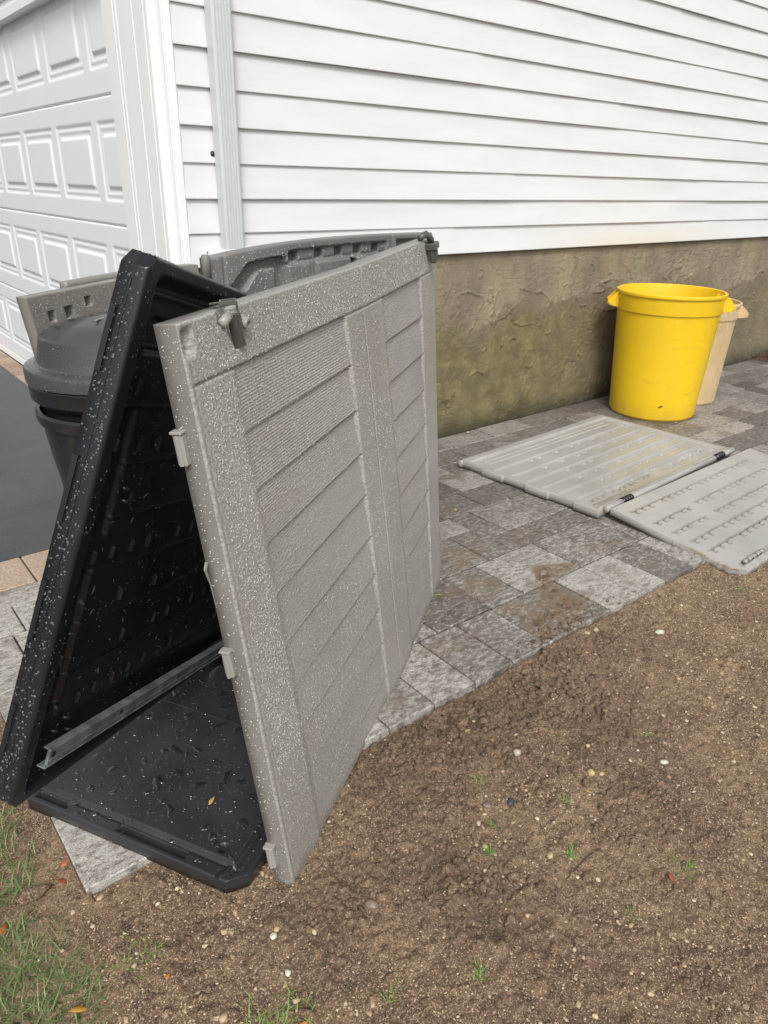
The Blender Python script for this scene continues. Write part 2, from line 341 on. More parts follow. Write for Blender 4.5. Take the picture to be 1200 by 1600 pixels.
def m_yellow():
    b = NB('yellow_plastic'); t = b.tc(); c = b.mix(b.ramp(b.noise(b.map(t, (1, 1, .6)), 4, 5), [(.4, 0), (.75, 1)]), (.80, .52, .010), (.72, .475, .02))
    c = b.mix(b.ramp(b.noise(b.map(t, (3, 3, 12), (4, 0, 1)), 2, 3), [(.60, 0), (.74, .35)]), c, (.50, .33, .05)); c = b.mix(b.ramp(b.noise(b.map(t, (14, 14, 2)), 6, 5, .8), [(.60, 0), (.70, .28)]), c, (.93, .72, .25)); zz = b.n('ShaderNodeSeparateXYZ', i_0=t).outputs[2]; c = b.mix(b.math('MULTIPLY', b.ramp(zz, [(0.0, .6), (.12, 0)]), b.noise(t, 14, 5)), c, (.30, .20, .05))
    return b.set(col=c, rough=.38, sss=.0, nrm=b.bump(b.noise(t, 60, 3), .05, .002))
def m_tan_can():
    b = NB('stained_cream_plastic'); t = b.tc(); c = b.mix(b.ramp(b.noise(b.map(t, (1, 1, .6)), 5, 6, .7), [(.35, 0), (.7, 1)]), (.52, .37, .19), (.66, .52, .32))
    c = b.mix(b.ramp(b.noise(b.map(t, (1, 1, .7)), 14, 6, .75), [(.50, 0), (.70, .6)]), c, (.36, .26, .15))
    return b.set(col=c, rough=.5)
def m_grass(name, a, c2):
    b = NB(name); tn = b.attr('tone'); return b.set(col=b.mix(tn, a, c2), rough=.5, spec=.35)
def m_tone(name, stops, rough=.6):
    b = NB(name); tn = b.attr('tone'); t = b.tc(); c = b.ramp(tn, stops)
    c = b.mix(b.ramp(b.noise(t, 90, 4), [(.4, 0), (.7, .4)]), c, (.2, .14, .09)); return b.set(col=c, rough=rough)
M_sid, M_door, M_trim, M_down, M_stuc = m_siding(), m_door(), m_trim(), m_downspout(), m_stucco()
M_pav, M_bord, M_brick, M_asph, M_soil = m_paver(), m_border(), m_brick(), m_asphalt(), m_soil()
M_gf = m_grey_front(); M_gedge_shade = m_grey_plain('grey_resin_edge_shade', (.185, .178, .160), (.235, .226, .205))  # edge tone darkened: shade on the tall panel's side painted into the colour
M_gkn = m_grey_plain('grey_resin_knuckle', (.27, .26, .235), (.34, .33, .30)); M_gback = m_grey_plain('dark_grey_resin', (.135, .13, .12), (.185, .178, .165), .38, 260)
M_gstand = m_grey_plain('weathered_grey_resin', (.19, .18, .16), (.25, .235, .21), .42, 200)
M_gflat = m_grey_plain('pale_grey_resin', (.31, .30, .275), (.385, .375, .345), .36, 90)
M_blk = m_black(); M_blkfloor = m_black('black_floor_resin', (.027, .0275, .031), .26, .42, .12); M_bin = m_black('grey_black_bin_plastic', (.0115, .012, .0135), .16, .32, .12)
M_lid = m_black('bin_lid_plastic_sheen', (.055, .057, .060), .10, .24, .08)  # lid lighter than the bin: sky reflection painted into its base colour
M_wl = m_water('water_glint_on_grey', (.78, .775, .75), .4); M_wd = m_water('water_glint_on_black', (.15, .155, .165), .35); M_wm = m_water('water_bead_glint', (.60, .59, .56), .35); M_wb = NB('rain_pool').set(col=(.022, .023, .026), rough=.025, spec=.9, coat=.6, coatr=.02); M_wf = m_water('water_puddle', (.9, .92, .95), 1.0)  # beads on grey and black: pale base colours paint in the sky glint
M_galv, M_yel, M_tan = m_galv(), m_yellow(), m_tan_can()
M_dark = m_simple('black_hinge', (.012, .012, .013), .35); M_clip = m_simple('dark_grey_clip', (.085, .08, .072), .35)
M_clipl = m_simple('pale_clip', (.30, .29, .26), .35)
# ------------------------------------------------------------------ ground sheet, soil
def sheet(name, x0, x1, y0, y1, z, mat):
    o = mesh(name, [(x0, y0, z), (x1, y0, z), (x1, y1, z), (x0, y1, z)], [(0, 1, 2, 3)], mat, org=(0, 0, z), smooth=False); return meta(o, kind='structure')
def m_lawn():
    b = NB('far_lawn'); t = b.tc(); return b.set(col=b.mix(b.noise(t, 3, 6), (.05, .07, .02), (.12, .10, .05)), rough=.9)
sheet('ground', -80, 90, -80, 90, -.09, m_lawn())
XE0, YE = .187, 1.172                                       # walkway's left end and front edge
def soil_h(X, Y):
    h = -.026+.015*fbm(X*3.1, Y*3.1, 3, 11)+.0075*fbm(X*14, Y*14, 3, 21)+.0030*fbm(X*60, Y*60, 3, 31, .65)
    # distance to the paving edge, churned clods beside it, smoother trodden hollows
    d = YE-Y
    cl = np.exp(-((X-1.28)/.42)**2)*ss(.40, .02, d)*ss(-.01, .02, d)
    cl = np.maximum(cl, .85*np.exp(-((X-.86)/.13)**2-((Y-.72)/.16)**2)); cl = np.maximum(cl, .7*np.exp(-((X-1.03)/.13)**2-((Y-1.06)/.12)**2))
    cl = np.maximum(cl, .6*np.exp(-((X-1.5)/.22)**2-((Y-.86)/.10)**2)); cl = np.maximum(cl, .5*np.exp(-((X-.62)/.2)**2-((Y-.86)/.07)**2))
    ridge = 1-np.abs(fbm(X*26, Y*38, 3, 41)); ridge2 = 1-np.abs(fbm(X*55, Y*70, 3, 51))
    cb = np.clip(fbm(X*34, Y*46, 3, 45)+.05, 0, 1)**.6; cb2 = np.clip(fbm(X*75, Y*85, 2, 47), 0, 1)**.6
    h = h+cl*(.013*(ridge**3-.45)+.016*cb+.008*cb2)+.007*np.clip(fbm(X*24, Y*30, 3, 48)-.15, 0, 1)
    sm = np.exp(-((X-1.30)/.10)**2-((Y-.90)/.075)**2)+np.exp(-((X-.93)/.05)**2-((Y-.76)/.12)**2)
    h = h*(1-.55*np.clip(sm, 0, 1))-.012*np.clip(sm, 0, 1)*1.0
    h = h+.0024*fbm(X*140, Y*140, 2, 66)*(1-.7*np.clip(sm, 0, 1))
    lvl = -.020+.016*ss(1.35, 1.55, X)*(1-.6*ss(1.9, 2.1, X))+.004*fbm(X*12, Y*0, 2, 62)
    k = ss(.05, .0, d)*(X > XE0-.02)*(d > -.02); h = h*(1-k)+k*np.minimum(h*.4+lvl*.6, -.003)
    kl = ss(.04, .0, XE0-X)*(Y > YE-.02)*(X < XE0+.01); h = h*(1-kl)+kl*(-.008)
    return h, np.clip(cl*1.25-.6*sm, 0, 1)
def stamp_clods(X, Y, Hh, dk, n, x0, dx, seed=3):
    r = np.random.default_rng(seed)
    for _ in range(n):
        cx = r.uniform(X.min(), min(X.max(), 3.4)); cy = r.uniform(Y.min(), Y.max()); k = r.random()
        R = .0028+.009*k**5
        i = int((cx-X[0, 0])/dx); j = int((cy-Y[0, 0])/dx); m = int(R*1.4/dx)+1
        a0, a1, b0, b1 = max(0, i-m), i+m+1, max(0, j-m), j+m+1
        xx = X[a0:a1, b0:b1]-cx; yy = Y[a0:a1, b0:b1]-cy
        if xx.size == 0: continue
        d2 = (xx*xx*(1+.6*math.sin(k*90))+yy*yy)/R**2; Hh[a0:a1, b0:b1] += np.sqrt(np.clip(1-d2, 0, 1))*R*.62
def soil_grid(name, x0, x1, y0, y1, dx, clods, skirt=None):
    x = np.arange(x0, x1+dx/2, dx); y = np.arange(y0, y1+dx/2, dx); X, Y = np.meshgrid(x, y, indexing='ij')
    Hh, dk = soil_h(X, Y); stamp_clods(X, Y, Hh, dk, clods, x0, dx, int(x0*10)+50)
    idx = np.arange(X.size).reshape(X.shape)
    F = np.stack([idx[:-1, :-1], idx[1:, :-1], idx[1:, 1:], idx[:-1, 1:]], -1).reshape(-1, 4)
    V = np.stack([X.ravel(), Y.ravel(), Hh.ravel()], 1)
    return V, F, dk.ravel()
parts = []
V1, F1, D1 = soil_grid('a', -.25, 3.2, .10, 1.170, .0038, 15000)
V2, F2, D2 = soil_grid('b', -.25, .1905, 1.171, 2.58, .006, 2500)
V3, F3, D3 = soil_grid('c', 3.212, 9, -1.6, 1.166, .03, 0)
V4, F4, D4 = soil_grid('d', -3.0, -.27, -1.6, 2.58, .04, 0)
V5, F5, D5 = soil_grid('e', -.25, 3.2, -1.6, .09, .02, 0)
Vs = []; Fs = []; n = 0
for v_, f_ in ((V1, F1), (V2, F2), (V3, F3), (V4, F4), (V5, F5)):
    Vs.append(v_); Fs.append(f_+n); n += len(v_)
so = mesh('soil', np.vstack(Vs), np.vstack(Fs), M_soil, org=(0, 0, 0), attrs={'dark': np.concatenate([D1, D2, D3, D4, D5])}); meta(so, kind='structure')
del Vs, Fs
base_soil = mesh('soil_base', [(-3, -1.6, -.075), (9, -1.6, -.075), (9, 3.2, -.075), (-3, 3.2, -.075)], [(0, 1, 2, 3)], M_soil, org=(0, 0, -.075), smooth=False); meta(base_soil, kind='structure')
def gz(x, y):
    h, _ = soil_h(np.array([[x]]), np.array([[y]])); return float(h[0, 0])
# ------------------------------------------------------------------ walkway
def pavers(rects, top, thick, bev, gap, seed=1, mudf=None, sub=0):
    r = np.random.default_rng(seed); V = []; F = []; T = []; n = 0
    for (x0, x1, y0, y1, *tt) in rects:
        g = gap/2; x0 += g; x1 -= g; y0 += g; y1 -= g; tone = tt[0] if tt else r.random(); dz = r.normal()*.0009; tl = r.normal(size=2)*.0010
        b = bev
        sb = .012 if sub and x0 > 1.3 and x1 < 2.5 and y0 < 1.85 else sub; nx = max(2, int((x1-x0)/sb)+1) if sub else 2; ny = max(2, int((y1-y0)/sb)+1) if sub else 2
        xs = np.concatenate([[x0], np.linspace(x0+b, x1-b, nx), [x1]]); ys = np.concatenate([[y0], np.linspace(y0+b, y1-b, ny), [y1]])
        X, Y = np.meshgrid(xs, ys, indexing='ij'); Z = np.full(X.shape, top+dz)+tl[0]*(X-x0)+tl[1]*(Y-y0)
        Z[0, :] -= b*.8; Z[-1, :] -= b*.8; Z[:, 0] = Z[:, 0]-b*.8*(1); Z[:, -1] -= b*.8
        nn, mm = X.shape; idx = np.arange(nn*mm).reshape(nn, mm)+n
        V.append(np.stack([X.ravel(), Y.ravel(), Z.ravel()], 1))
        F += np.stack([idx[:-1, :-1], idx[1:, :-1], idx[1:, 1:], idx[:-1, 1:]], -1).reshape(-1, 4).tolist()
        n += nn*mm
        c = [idx[0, 0], idx[-1, 0], idx[-1, -1], idx[0, -1]]
        lo = np.array([[x0, y0, top-thick], [x1, y0, top-thick], [x1, y1, top-thick], [x0, y1, top-thick]]); V.append(lo)
        edges = [list(idx[:, 0]), list(idx[-1, :]), list(idx[::-1, -1]), list(idx[0, ::-1])]
        for k, e in enumerate(edges): F.append([n+k]+[int(q) for q in e[:]] + [n+(k+1) % 4] if False else [int(q) for q in e[::-1]]+[n+k, n+(k+1) % 4])
        n += 4; T += [tone]*(nn*mm+4)
    return np.vstack(V), F, np.array(T)
rects = []
# front row as laid in the photograph
fx = [XE0, .35, .515, .68, .83, .99, 1.153, 1.315, 1.479, 1.645, 1.975, 2.147, 2.317, 2.51, 2.68, 2.93, 3.1, 3.35, 3.52, 3.77, 3.94, 4.2, 4.45, 4.6, 4.85, 5.1, 5.27, 5.52, 5.69, 5.94, 6.11, 6.42]
ft = {.83: .62, .99: .68, 1.153: .72, 1.315: .45, 1.479: .42, 1.645: .40, 1.975: .92, 2.147: .95, 2.317: .30, 2.51: .75, XE0: .75, .35: .7, .515: .6, .68: .6}
for a, b_ in zip(fx[:-1], fx[1:]): rects.append((a, b_, YE, 1.43, ft.get(a, random.random())))
row2 = [(XE0, .43, .7), (.43, .68, .5), (.68, .93, .4), (.93, 1.15, .5), (1.15, 1.40, .5), (1.40, 1.655, .16), (1.655, 1.82, .5), (1.82, 2.147, .78), (2.147, 2.29, .5), (2.29, 2.54, .38), (2.54, 2.79, .55), (2.79, 2.95, .3), (2.95, 3.2, .5)]
rects += [(a, b_, 1.43, 1.682, t_) for a, b_, t_ in row2]
rects += [(1.905, 2.04, 1.682, 1.92, .35), (1.66, 1.905, 1.682, 1.92, .45), (2.04, 2.29, 1.682, 1.817, .32), (2.29, 2.545, 1.682, 1.817, .30), (2.04, 2.16, 1.817, 2.06, .4), (2.16, 2.42, 1.817, 2.06, .68), (2.545, 2.8, 1.682, 1.817, .5), (1.905, 2.04, 1.92, 2.06, .75), (1.66, 1.905, 1.92, 2.06, .6), (2.42, 2.8, 1.817, 2.06, .52), (2.8, 3.2, 1.682, 2.06, .4)]
occ = lambda x, y: (1.66 <= x < 3.2)
def fill(x0, x1, rows):
    for (y0, y1) in rows:
        x = x0
        while x < x1-.02:
            w = random.choice([.125, .165, .25, .25, .33]); 
            if x+w > x1-.1: w = x1-x
            rects.append((x, x+w, y0, y1)); x += w
fill(XE0, 1.66, [(1.682, 1.81), (1.81, 1.945), (1.945, 2.06)])
fill(XE0, 6.42, [(2.06, 2.24), (2.24, 2.42), (2.42, 2.545)])
fill(3.2, 6.42, [(1.43, 1.56), (1.56, 1.74), (1.74, 1.92), (1.92, 2.06)])
fill(1.335, 6.42, [(2.545, 2.72), (2.72, 2.895)])
rects = [(*q_[:4], .85+.15*random.random()) if q_[0] < .85 else q_ for q_ in rects]
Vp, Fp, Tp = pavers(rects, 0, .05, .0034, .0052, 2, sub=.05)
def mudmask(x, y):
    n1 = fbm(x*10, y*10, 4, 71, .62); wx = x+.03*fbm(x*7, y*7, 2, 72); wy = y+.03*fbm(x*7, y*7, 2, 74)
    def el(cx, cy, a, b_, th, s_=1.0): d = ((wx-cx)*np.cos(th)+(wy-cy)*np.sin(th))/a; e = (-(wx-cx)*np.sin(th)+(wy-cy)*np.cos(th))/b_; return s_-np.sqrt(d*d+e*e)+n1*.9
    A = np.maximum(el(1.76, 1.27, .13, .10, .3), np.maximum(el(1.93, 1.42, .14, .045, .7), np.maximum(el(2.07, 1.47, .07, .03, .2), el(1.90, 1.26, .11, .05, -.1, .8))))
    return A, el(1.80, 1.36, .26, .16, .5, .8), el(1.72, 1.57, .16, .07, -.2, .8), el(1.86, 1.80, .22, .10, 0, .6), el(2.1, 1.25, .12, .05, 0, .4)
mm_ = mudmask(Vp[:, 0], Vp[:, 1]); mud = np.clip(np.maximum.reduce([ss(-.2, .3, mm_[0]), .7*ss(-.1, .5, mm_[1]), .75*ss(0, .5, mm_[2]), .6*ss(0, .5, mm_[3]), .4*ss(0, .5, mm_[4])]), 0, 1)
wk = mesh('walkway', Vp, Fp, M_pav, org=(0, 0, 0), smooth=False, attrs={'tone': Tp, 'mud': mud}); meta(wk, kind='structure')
sheet('walkway_bed', XE0+.01, 6.41, YE+.01, 2.89, -.02, m_simple('dark_joint_sand', (.018, .014, .011), .9))
# mud trodden over the paving: thin irregular film with lumps
x = np.arange(1.5, 2.3, .003); y = np.arange(1.174, 1.62, .003); X, Y = np.meshgrid(x, y, indexing='ij')
q = mudmask(X, Y); m = q[0]-.15; nn_m = fbm(X*48, Y*48, 4, 81, .6); hm = .0002+.009*np.clip(m*1.5, 0, .6)*np.clip(nn_m+.05, 0, 1)+.003*np.clip(fbm(X*110, Y*110, 2, 83), 0, 1)*np.clip(m*3, 0, 1)
keep = (hm > .0010) & (m > 0) & (fbm(X*32, Y*32, 4, 87, .65) > -.12); idx = np.arange(X.size).reshape(X.shape); kf = keep[:-1, :-1] & keep[1:, :-1] & keep[1:, 1:] & keep[:-1, 1:]
Fm = np.stack([idx[:-1, :-1], idx[1:, :-1], idx[1:, 1:], idx[:-1, 1:]], -1)[kf]; us = np.unique(Fm); rm = -np.ones(X.size, int); rm[us] = np.arange(len(us))
Vm = np.stack([X.ravel(), Y.ravel(), hm.ravel()], 1)[us]
md = mesh('mud', Vm, rm[Fm], M_soil, org=(1.8, 1.35, 0), attrs={'dark': .45+.4*vnoise(Vm[:, 0]*20, Vm[:, 1]*20, 5)}); meta(md, kind='stuff')
md['label'] = 'wet brown mud smeared over the pavers beside the bare soil'; md['category'] = 'mud'
# tan border course, driveway and apron
rb = []; xx = -3.0
while xx < 1.32:
    nx_ = .47 if abs(xx+.26-.47) < .14 else xx+.26
    rb.append((xx, nx_, 2.55, 2.785)); xx = nx_
Vb, Fb, Tb = pavers(rb, -.001, .05, .004, .006, 4); meta(mesh('border_pavers', Vb, Fb, M_bord, org=(0, 0, 0), smooth=False, attrs={'tone': Tb}), kind='structure')
ra = [(1.18+.0, 1.318, 3.0+.11*i, 3.11+.11*i) for i in range(60)]
Va, Fa, Ta = pavers(ra, .001, .05, .004, .008, 6); meta(mesh('garage_apron', Va, Fa, M_brick, org=(0, 0, 0), smooth=False, attrs={'tone': Ta}), kind='structure')
x = np.linspace(-9, 1.178, 60); 
o = mesh('driveway', [(-9, 2.787, -.004), (1.178, 2.787, -.004), (1.178, 11, -.004), (-9, 11, -.004)], [(0, 1, 2, 3)], M_asph, org=(0, 0, -.004), smooth=False); meta(o, kind='structure')
# planting bed past the walkway's far end
x = np.arange(6.42, 12, .03); y = np.arange(1.0, 2.9, .03); X, Y = np.meshgrid(x, y, indexing='ij'); idx = np.arange(X.size).reshape(X.shape)
Z = .01+.03*fbm(X*9, Y*9, 3, 15)+.03*ss(6.42, 6.8, X); F = np.stack([idx[:-1, :-1], idx[1:, :-1], idx[1:, 1:], idx[:-1, 1:]], -1).reshape(-1, 4)
b = NB('bark_mulch'); t = b.tc(); mulch = b.set(col=b.ramp(b.noise(t, 30, 6, .8), [(.35, (.03, .017, .012)), (.6, (.12, .065, .045))]), rough=.85, nrm=b.bump(b.noise(t, 60, 5), 1, .02))
meta(mesh('mulch', np.stack([X.ravel(), Y.ravel(), Z.ravel()], 1), F, mulch, org=(7, 2, 0)), kind='structure')
# ------------------------------------------------------------------ house
YW = 2.906; XC = 1.30
house = empty('house', (XC, YW, 0), 'white house wall of vinyl siding above a mossy stucco foundation, with a panelled garage door', 'house')
sid = MB(); ex = .1287; z0 = 1.0
seams = {0: [2.78, 6.4], 1: [5.2], 2: [3.2, 6.9], 3: [5.05], 4: [6.3], 5: [4.06], 6: [2.9, 7.0], 7: [5.6]}
for c in range(18):
    za = z0+c*ex; zb = za+ex; br = [1.322]+sorted(seams.get(c, [3+random.random()*4]))+[11.0]
    for k, (xa, xb) in enumerate(zip(br[:-1], br[1:])):
        off = -.0036*(len(br)-2-k); nseg = max(2, int((xb-xa)/.12)); xs = np.linspace(xa, xb, nseg+1)
        V = []
        for i, xq in enumerate(xs):
            wv = .0016*math.sin(xq*2.3+c*1.9)+.0011*math.sin(xq*5.1+c)
            for (yy, zz) in ((-.001+off, za+.0015), (-.0138+off+wv, za), (-.0144+off+wv, za+.003), (-.0075+off+wv*.7, za+ex*.5), (-.0015+off, zb+.0012)): V.append((xq, YW+yy, zz))
        F = [(i*5+j, (i+1)*5+j, (i+1)*5+j+1, i*5+j+1) for i in range(nseg) for j in range(4)]
        sid.add(V, F)
o = sid.build('siding', M_sid, house)
for p in o.data.polygons: p.use_smooth = False
# foundation: trowelled stucco relief
def stuc(U, V):
    h = .004*fbm(U*1.7, V*2.5, 3, 101)
    w = fbm(U*4+1.2*fbm(U*3, V*3, 2, 5), V*6, 4, 111); h = h+.009*np.exp(-((w)/.028)**2)*ss(0.0, .4, fbm(U*2.3, V*2.7, 2, 121))
    w2 = fbm(U*13+2*fbm(U*4, V*4, 2, 15), V*11, 3, 131); h = h+.0055*np.exp(-((w2-.1)/.035)**2)*ss(.05, .45, fbm(U*3.3, V*3.7, 2, 141))
    h = h+.0010*np.sin((V*1.0+.10*fbm(U*2.6, V*2.6, 2, 151)-.10*U+.02*fbm(U*9, V*9, 2, 152))*210)*ss(0.25, .6, fbm(U*4.9, V*5.9, 2, 161))
    h = h+.0016*fbm(U*90, V*60, 2, 175)
    h = h+.004*fbm(U*38, V*38, 3, 171)*ss(-.2, .4, fbm(U*3.1, V*2.1, 2, 181))
    r = np.random.default_rng(8)
    for _ in range(60):                                     # curled trowel marks
        cx, cy, R, a0, a1 = r.uniform(1.3, 6.5), r.uniform(.15, .9), r.uniform(.02, .06), r.uniform(0, 6.28), r.uniform(1.2, 2.6)
        s_ = (np.abs(U-cx) < R+.03) & (np.abs(V-cy) < R+.03)
        du, dv = U[s_]-cx, (V[s_]-cy)*1.3; ang = (np.arctan2(dv, du)-a0) % (2*np.pi); d = np.abs(np.hypot(du, dv)-R)
        h[s_] = h[s_]+.010*np.exp(-(d/.0045)**2)*(ang < a1)
    return h*ss(1.0, .93, V)
uF = np.arange(1.3, 6.9, .0065); vF = np.arange(-.06, .999, .0065)
o = relief('foundation', uF, vF, stuc, lambda u, v, w: np.stack([u, np.full_like(u, YW+.012)-w, v], 1), .1, M_stuc, house, er=.003)
mb = MB(); mb.box((6.9, YW+.01, -.1), (11, YW+.1, .995)); mb.build('foundation_end', M_stuc, house)
mb = MB(); mb.box((XC+.01, YW+.02, .0), (11, YW+.12, 3.4)); mb.box((XC+.006, YW+.03, -.06), (XC+.1, 3.33, 1.0)); mb.build('wall_core', M_trim, house)
# corner post
mb = MB()
mb.box((XC-.006, YW-.02, 0.0), (XC+.024, YW+.045, 3.33), bev=.004); mb.box((XC-.003, YW+.045, 0), (XC+.01, YW+.052, 3.33)); mb.box((XC-.0085, YW-.006, 0), (XC-.006, YW+.004, 3.33)); mb.box((XC+.024, YW-.009, .0), (XC+.032, YW+.0, 3.33))
mb.build('corner_post', M_trim, house)
# fluted casing and header of the garage door
mb = MB(); x0 = 1.265
y0c, y1c = 2.955, 3.395
mb.box((x0+.003, y0c, 0), (1.33, y1c, 2.6))
for a, b_ in ((y0c, y0c+.028), (y0c+.034, y0c+.13), (y0c+.136, y0c+.285), (y0c+.291, y0c+.318), (y0c+.324, y1c)): mb.box((x0, a, 0.0), (x0+.004, b_, 2.07), bev=.0018)
mb.build('door_casing', M_trim, house)
mb = MB(); mb.box((x0+.006, y1c, 2.075), (1.33, 9, 2.6)); mb.box((x0-.002, y1c-.2, 2.07), (x0+.02, 9, 2.12), bev=.004); mb.box((x0-.005, y1c-.2, 2.15), (x0+.01, 9, 2.4), bev=.004); mb.build('door_header', M_trim, house)
mb = MB(); mb.box((XC, 2.96, 2.6), (1.33, 9, 3.4)); mb.build('gable_wall', M_trim, house)
# garage door: four sections of raised panels, as relief
gd_root = mesh('garage_door', [(1.345, 3.35, .03), (1.345, 8.6, .03), (1.345, 8.6, 2.2), (1.345, 3.35, 2.2)], [(0, 1, 2, 3)], M_door, house, smooth=False)
def door_h(U, V):
    h = np.zeros_like(U)
    for k in range(-1, 9):
        a0 = 3.851+(k)*.6135-.001; a1 = a0+.53
        for (p, q_, dz) in ((0, 0, -.009),):
            b0, b1 = .108, .433
            def fr(d): return rect(U, V, a0+d, a1-d, b0+d, b1-d, .012)
            h = h-.006*fr(0)+.0035*fr(.018)-.004*fr(.030)+.009*fr(.055)
    h = h-.006*(1-ss(0, .006, V))-.006*ss(.528, .5345, V)
    return h
uD = np.arange(3.36, 8.5, .0085); vD = np.arange(0, .5351, .0062)
for k in range(4):
    zb = .052+k*.5345
    relief('door_section', uD, vD, door_h, (lambda zb_: (lambda u, v, w: np.stack([np.full_like(u, 1.321)-w, u, v+zb_], 1)))(zb), .02, M_door, gd_root, er=.001)
mb = MB(); mb.box((1.318, 3.36, .004), (1.338, 8.5, .05)); mb.build('weather_strip', M_trim, gd_root)
# downspout with ribbed front, straps
mb = MB(); xa, xb, ya, yb = 1.456, 1.538, YW-.075, YW-.016
mb.box((xa, ya, .45), (xb, yb, 3.3), bev=.005)
for i in range(6): xr = xa+.010+i*.0122; mb.tube([(xr, ya-.0005, .455), (xr, ya-.0005, 3.29)], .0034, 6)
ds = mb.build('downspout', M_down, house, smooth=False)
def strap(z):
    mb = MB(); mb.box((1.372, YW-.022, z-.015), (1.458, YW-.016, z+.015), bev=.002); mb.box((xb, YW-.022, z-.015), (xb+.055, YW-.016, z+.015), bev=.002)
    mb.box((xa-.003, ya-.0065, z-.013), (xb+.003, ya-.0045, z+.013), bev=.0008); mb.box((xa-.004, ya-.006, z-.013), (xa-.002, YW-.018, z+.013)); mb.box((xb+.002, ya-.006, z-.013), (xb+.004, YW-.018, z+.013))
    for xs_ in (1.393, xb+.032, ): mb.tube([(xs_, YW-.0235, z), (xs_, YW-.021, z)], .0042, 8)
    s = mb.build('strap', M_trim, ds)
    for xs_ in (1.393, xb+.03): mb = MB(); mb.tube([(xs_, YW-.0247, z), (xs_, YW-.0225, z)], .0034, 8); mb.build('screw', M_dark, ds)
strap(1.058); strap(2.9)
# drips hanging under the siding laps
nD = 900; cc = rng.integers(0, 12, nD); P = np.stack([1.34+rng.random(nD)*3.4, np.full(nD, YW-.0135), z0+cc*ex-.0005], 1); clump = vnoise(P[:, 0]*3, cc*7.7, 9); P = P[clump > .52]
N = np.tile([[0., -.5, -1]], (len(P), 1)); drops('water_drips', P, N, .0012+.0016*rng.random(len(P)), M_wl, house, 6, .9)
V, F = lathe([(0.0001, .012), (.007, .0105), (.012, .006), (.0135, 0)], (0, 0, 0), 14)
V = np.stack([V[:, 0], -V[:, 2], V[:, 1]], 1)+np.array([1.452, YW-.008, 1.418]); V[:, 2] -= .35*np.clip(V[:, 0]-1.452, -.01, 0)*0
meta(mesh('mud_dab', V, F, m_simple('brown_blob', (.035, .02, .016), .5), org=(1.452, YW-.008, 1.418)), 'small dark brown round blob stuck on the white siding beside the downspout', 'mud dab')
# ------------------------------------------------------------------ grey front panel
BL = np.array([.5403, .9377, -.03]); TL = np.array([.4359, 1.017, 1.1388]); BM = np.array([1.1831, 1.3417, 0]); TM = np.array([1.0696, 1.4138, 1.1563]); BR = np.array([1.655, 1.689, 0.]); TR = np.array([1.6067, 1.755, 1.1835])
UC, UW, VH = .76, 1.36, 1.18
nL = nz(np.cross(BM-BL, TL-BL)); nR = nz(np.cross(BR-BM, TR-BR))
def front_map(u, v, w):
    t = (v/VH)[:, None]; a = np.clip(u/UC, None, 1)[:, None]; b_ = np.clip((u-UC)/(UW-UC), 0, None)[:, None]
    L = (BL*(1-a)+BM*a)*(1-t)+(TL*(1-a)+TM*a)*t; R = (BM*(1-b_)+BR*b_)*(1-t)+(TM*(1-b_)+TR*b_)*t
    k = ss(UC-.05, UC+.05, u)[:, None]; P = np.where(u[:, None] <= UC, L, R); nn = nL*(1-k)+nR*k
    return P+w[:, None]*nn
PL = [.968, .858, .748, .638, .522, .410, .300, .188, .077]          # plank laps
XR0, XR1 = .655-.02, .90; XQ = 1.20
def pkmask(U, V):
    top = 1.084; lft = .118+.012*ss(1.08, .4, V); xr = .630+.0*V
    a = ss(lft-.002, lft+.03, U)*(1-ss(xr-.005, xr+.004, U)); b_ = ss(.86, .90, U)*(1-ss(XQ-.005, XQ+.004, U))
    return np.maximum(a, b_)*(1-ss(top-.0015, top+.0015, V))
def front_h(U, V):
    pk = pkmask(U, V); b0 = np.array([0]+PL[::-1]+[1.084]); fr = np.zeros_like(V)
    for lo, hi in zip(b0[:-1], b0[1:]):
        s_ = (V >= lo) & (V < hi); fr[s_] = ((V[s_]-lo)/max(hi-lo, .105))
    grow = .5+.5*ss(.12, .6, U)
    lap = np.zeros_like(V)
    for p_ in PL: lap = lap+np.exp(-((V-p_)/.0017)**2)
    h = -pk*(.0030+.0082*fr*np.where(U < .7, grow, .9)+.009*lap*np.where(U < .7, grow, 1))
    h = h-.008*np.exp(-((V-1.084)/.0019)**2)*(U > .012)                          # groove under the top rail
    h = h-.004*np.exp(-((U-(.745-.0*V))/.0022)**2)*(V > 1.084)-.002*np.exp(-((U-.735)/.002)**2)*(V <= 1.084)
    h = h-.010*np.exp(-((U-(UW-.030))/.004)**2)-.004*(U > UW-.028)
    h = h+.0016*fbm(U*2, V*2, 2, 7)
    # left edge: small step and the hand notch in the top corner
    h = h-.0012*np.exp(-((U-.012)/.0022)**2)
    h = h-.026*ss(1.130, 1.134, V)*(1-ss(.024, .034, U))*ss(-.001, .006, U-.002)*ss(VH+.001, VH-.014, V)*0-.013*rect(U, V, .006, .030, 1.130, 1.168, .014)
    # dark wedge-shaped slot of the latch
    wq = .030*ss(1.085, 1.165, V); h = h-.020*rect(U, V, .133, .168, 1.112, 1.30, .004)*(np.abs(U-.158) < .004+wq)
    h = h-.014*rect(U, V, .108, .134, 1.158, 1.3, .006)
    return h
uF = np.linspace(0, UW, 540); vF = np.linspace(0, VH, 560)
front = empty('storage_box_panel', BL*.5+BR*.5, 'tall grey resin panel moulded like planks, standing upright at the front', 'storage panel')
